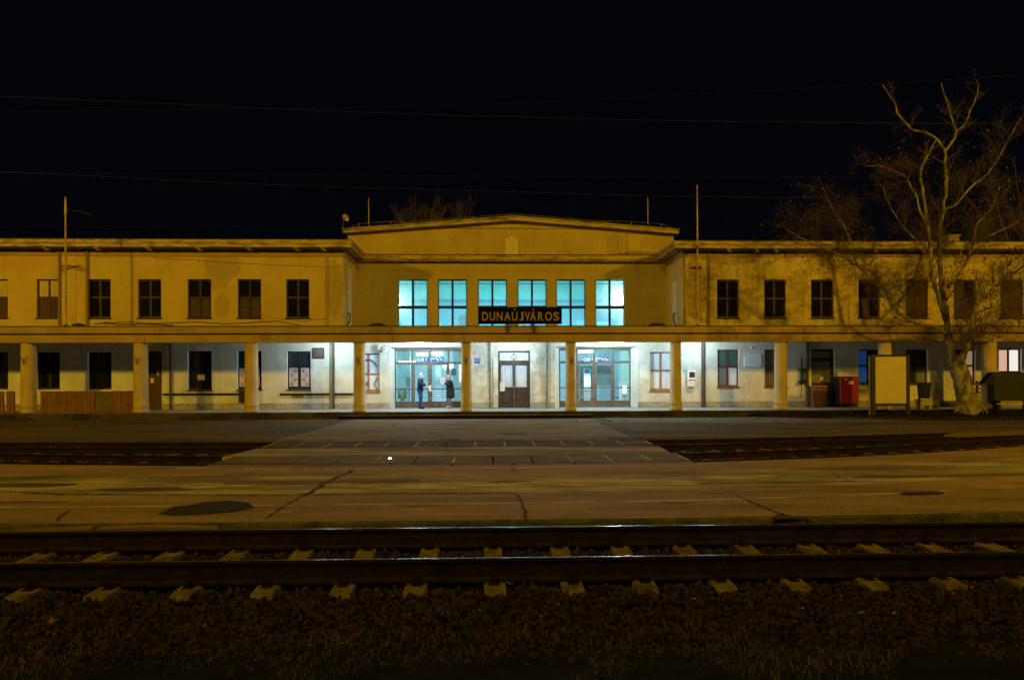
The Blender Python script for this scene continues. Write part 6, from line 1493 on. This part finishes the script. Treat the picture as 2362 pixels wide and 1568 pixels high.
# ---- the man at the left leaf of the doors
mx_, _z = PY(969, 940, -.12)
man, P, V, hx = person('white haired man in navy jacket and blue jeans, holding papers before the doors', (mx_, -.12, 0), 1, 1.76,
    dict(lean=.02, legs=((.01, .50, -.03, .09, .13), (.05, .50, .02, .09, .18)), arms=((.02, .25, 1.15, .27, .12, 1.13, .8), (.03, .25, 1.16, .30, .10, 1.19, .9))))
def cloth(nm, segs, m_, parent, sub=2):
    v = []; e = []; n0 = None
    for s_ in segs:
        if s_[0] is None: last = chain(v, e, s_[2], s_[1]) if v else None
    return v, e
def clothe(nm, root, chains, m_, parent):
    v = [root]; e = []; ends = []
    for st_, pts in chains: ends.append(chain(v, e, st_ if st_ >= 0 else ends[-st_-1], pts))
    return skin_body(nm, v, e, m_, parent)
# jacket: torso and both sleeves as one garment
clothe('jacket', P(.0, 0, .80, (.165, .20)), [(0, [P(0, 0, .90, (.168, .205)), P(.01, 0, 1.14, (.160, .195)), P(.02, 0, 1.31, (.158, .20)), P(.02, 0, 1.43, (.12, .175)), P(.025, 0, 1.505, (.085, .09))]),
    (4, [P(.02, .165, 1.405, .095), P(.02, .215, 1.28, .084), P(.02, .248, 1.15, .074), P(.14, .19, 1.135, .066), P(.25, .13, 1.13, .056)]),
    (4, [P(.02, -.165, 1.405, .095), P(.025, -.215, 1.28, .084), P(.03, -.248, 1.16, .074), P(.16, -.18, 1.17, .066), P(.28, -.11, 1.187, .056)])], M['jacket'], man)
clothe('jeans', P(0, 0, .90, (.115, .15)), [(0, [P(0, .085, .82, .115), P(.005, .092, .68, .102), P(.01, .095, .5, .088), P(-.01, .095, .3, .084), P(-.025, .095, .12, .082), P(-.025, .095, .05, .082)]),
    (0, [P(0, -.085, .82, .115), P(.03, -.092, .68, .102), P(.05, -.095, .5, .088), P(.03, -.095, .3, .084), P(.02, -.095, .12, .082), P(.02, -.095, .05, .082)])], M['jeans'], man)
for y0, x0 in ((.095, -.03), (-.095, .02)):
    clothe('shoe', P(x0-.06, y0, .055, (.055, .06)), [(0, [P(x0+.03, y0, .055, (.052, .062)), P(x0+.12, y0, .042, (.044, .06)), P(x0+.19, y0, .036, (.03, .045))])], M['shoe'], man)
def sub_mesh(nm, fn, m_, parent, smooth=True):
    mb = MB(); fn(mb); o = mb.build(nm, m_, None, smooth); o.parent = parent; return o
s = 1.76/1.75
def hair(mb):
    c = (hx*s-.022, 0, 1.69*s); mb.ellip(c, (.082, .076, .058), 14, 8); mb.ellip((hx*s-.055, 0, 1.635*s), (.044, .068, .052), 12, 8)
    for sg in (1, -1): mb.ellip((hx*s-.015, sg*.070, 1.665*s), (.03, .014, .035), 8, 6)
sub_mesh('hair', hair, M['hairw'], man)
def beard(mb): mb.ellip((hx*s+.062, 0, 1.582*s), (.034, .045, .034), 10, 6)
sub_mesh('beard', beard, M['hairw'], man)
def ears(mb):
    for sg in (1, -1): mb.cut(); mb.ellip((hx*s, sg*.083, 1.64*s), (.02, .008, .03), 8, 6)
sub_mesh('ear', ears, M['skin'], man)
def eyes(mb):
    for sg in (1, -1): mb.ellip((hx*s+.082, sg*.028, 1.66*s), (.008, .010, .007), 8, 6)
    mb.box(hx*s+.088, hx*s+.094, -.02, .02, 1.601*s, 1.606*s)
sub_mesh('eyes', eyes, M['printgrey'], man)
def specs(mb):
    for sg in (1, -1):
        mb.tube([(hx*s+.098, sg*.03+.022*math.cos(q/10*6.283), 1.658*s+.018*math.sin(q/10*6.283)) for q in range(11)], .0028, 4)
        mb.tube([(hx*s+.096, sg*.052, 1.662*s), (hx*s, sg*.084, 1.66*s)], .0028, 4)
    mb.tube([(hx*s+.1, -.01, 1.66*s), (hx*s+.1, .01, 1.66*s)], .0028, 4)
sub_mesh('glasses', specs, M['black'], man)
# what he holds
t = thing('crumpled_bag', 'pale crumpled plastic bag and papers held in front of the white haired man', 'bag', (mx_+.46, -.16, 1.02))
mb = MB(); random.seed(9)
v_, f_ = icosa()
for (cx, cz, sx, sz) in ((.0, .0, .10, .10), (.03, -.12, .07, .09), (-.09, .03, .07, .035), (.05, .09, .05, .05)):
    pts = [(mx_+.46+cx+p[0]*sx*random.uniform(.7, 1.2), -.16+p[1]*.05*random.uniform(.7, 1.2), 1.03+cz+p[2]*sz*random.uniform(.7, 1.2)) for p in v_]
    mb.add(pts, [tuple(q) for q in f_])
mb.build('bag', M['paper'], t); mb = MB(); mb.box(mx_+.40, mx_+.52, -.20, -.17, 1.17, 1.24); mb.build('wallet', M['black'], t)
# ---- the hooded person facing left
wx_, _z = PY(1039, 939, .30)
wo, P, V, hx = person('hooded person in a knee length black coat and grey leggings, hands raised to the face', (wx_, .30, 0), -1, 1.66,
    dict(lean=.07, legs=((.03, .5, -.06, .09, .08), (.05, .5, .07, .09, .22)), arms=((.08, .24, 1.16, .30, .06, 1.30, .9), (.10, .23, 1.17, .32, .05, 1.33, .9))))
clothe('coat', P(-.01, 0, .50, (.235, .25)), [(0, [P(0, 0, .64, (.228, .24)), P(0, 0, .86, (.20, .22)), P(.01, 0, 1.05, (.182, .205)), P(.04, 0, 1.25, (.178, .21)), P(.07, 0, 1.40, (.145, .185)), P(.08, 0, 1.49, (.10, .11))]),
    (5, [P(.07, .165, 1.375, .105), P(.07, .21, 1.26, .096), P(.08, .235, 1.16, .09), P(.18, .16, 1.22, .078), P(.28, .075, 1.28, .066)]),
    (5, [P(.07, -.165, 1.375, .105), P(.08, -.21, 1.26, .096), P(.10, -.23, 1.17, .09), P(.20, -.15, 1.24, .078), P(.30, -.065, 1.31, .066)])], M['coat'], wo)
clothe('leggings', P(0, 0, .66, (.11, .14)), [(0, [P(.02, .085, .58, .088), P(.03, .09, .5, .080), P(-.01, .09, .3, .070), P(-.055, .09, .10, .056)]), (0, [P(.03, -.085, .58, .088), P(.05, -.09, .5, .080), P(.055, -.09, .3, .070), P(.07, -.09, .10, .056)])], M['legging'], wo)
for y0, x0 in ((.09, -.06), (-.09, .07)):
    clothe('shoe', P(x0-.06, y0, .06, (.06, .06)), [(0, [P(x0+.03, y0, .058, (.055, .062)), P(x0+.11, y0, .045, (.046, .06)), P(x0+.18, y0, .036, (.03, .045))])], M['shoe_g'], wo)
s = 1.66/1.75
def hood(mb):
    n = 16
    for j in range(8):
        pass
    c = (-(hx-.03)*s, 0, 1.64*s); mb.ellip(c, (.115, .11, .125), 16, 10); mb.ellip((-(hx-.05)*s, 0, 1.50*s), (.12, .13, .07), 14, 8)
sub_mesh('hood', hood, M['furhood'], wo)
def rim(mb):
    mb.tube([(-(hx+.075)*s, .085*math.cos(q/16*6.283), 1.635*s+.105*math.sin(q/16*6.283)) for q in range(17)], .028, 7)
sub_mesh('hood_rim', rim, M['furhood'], wo)
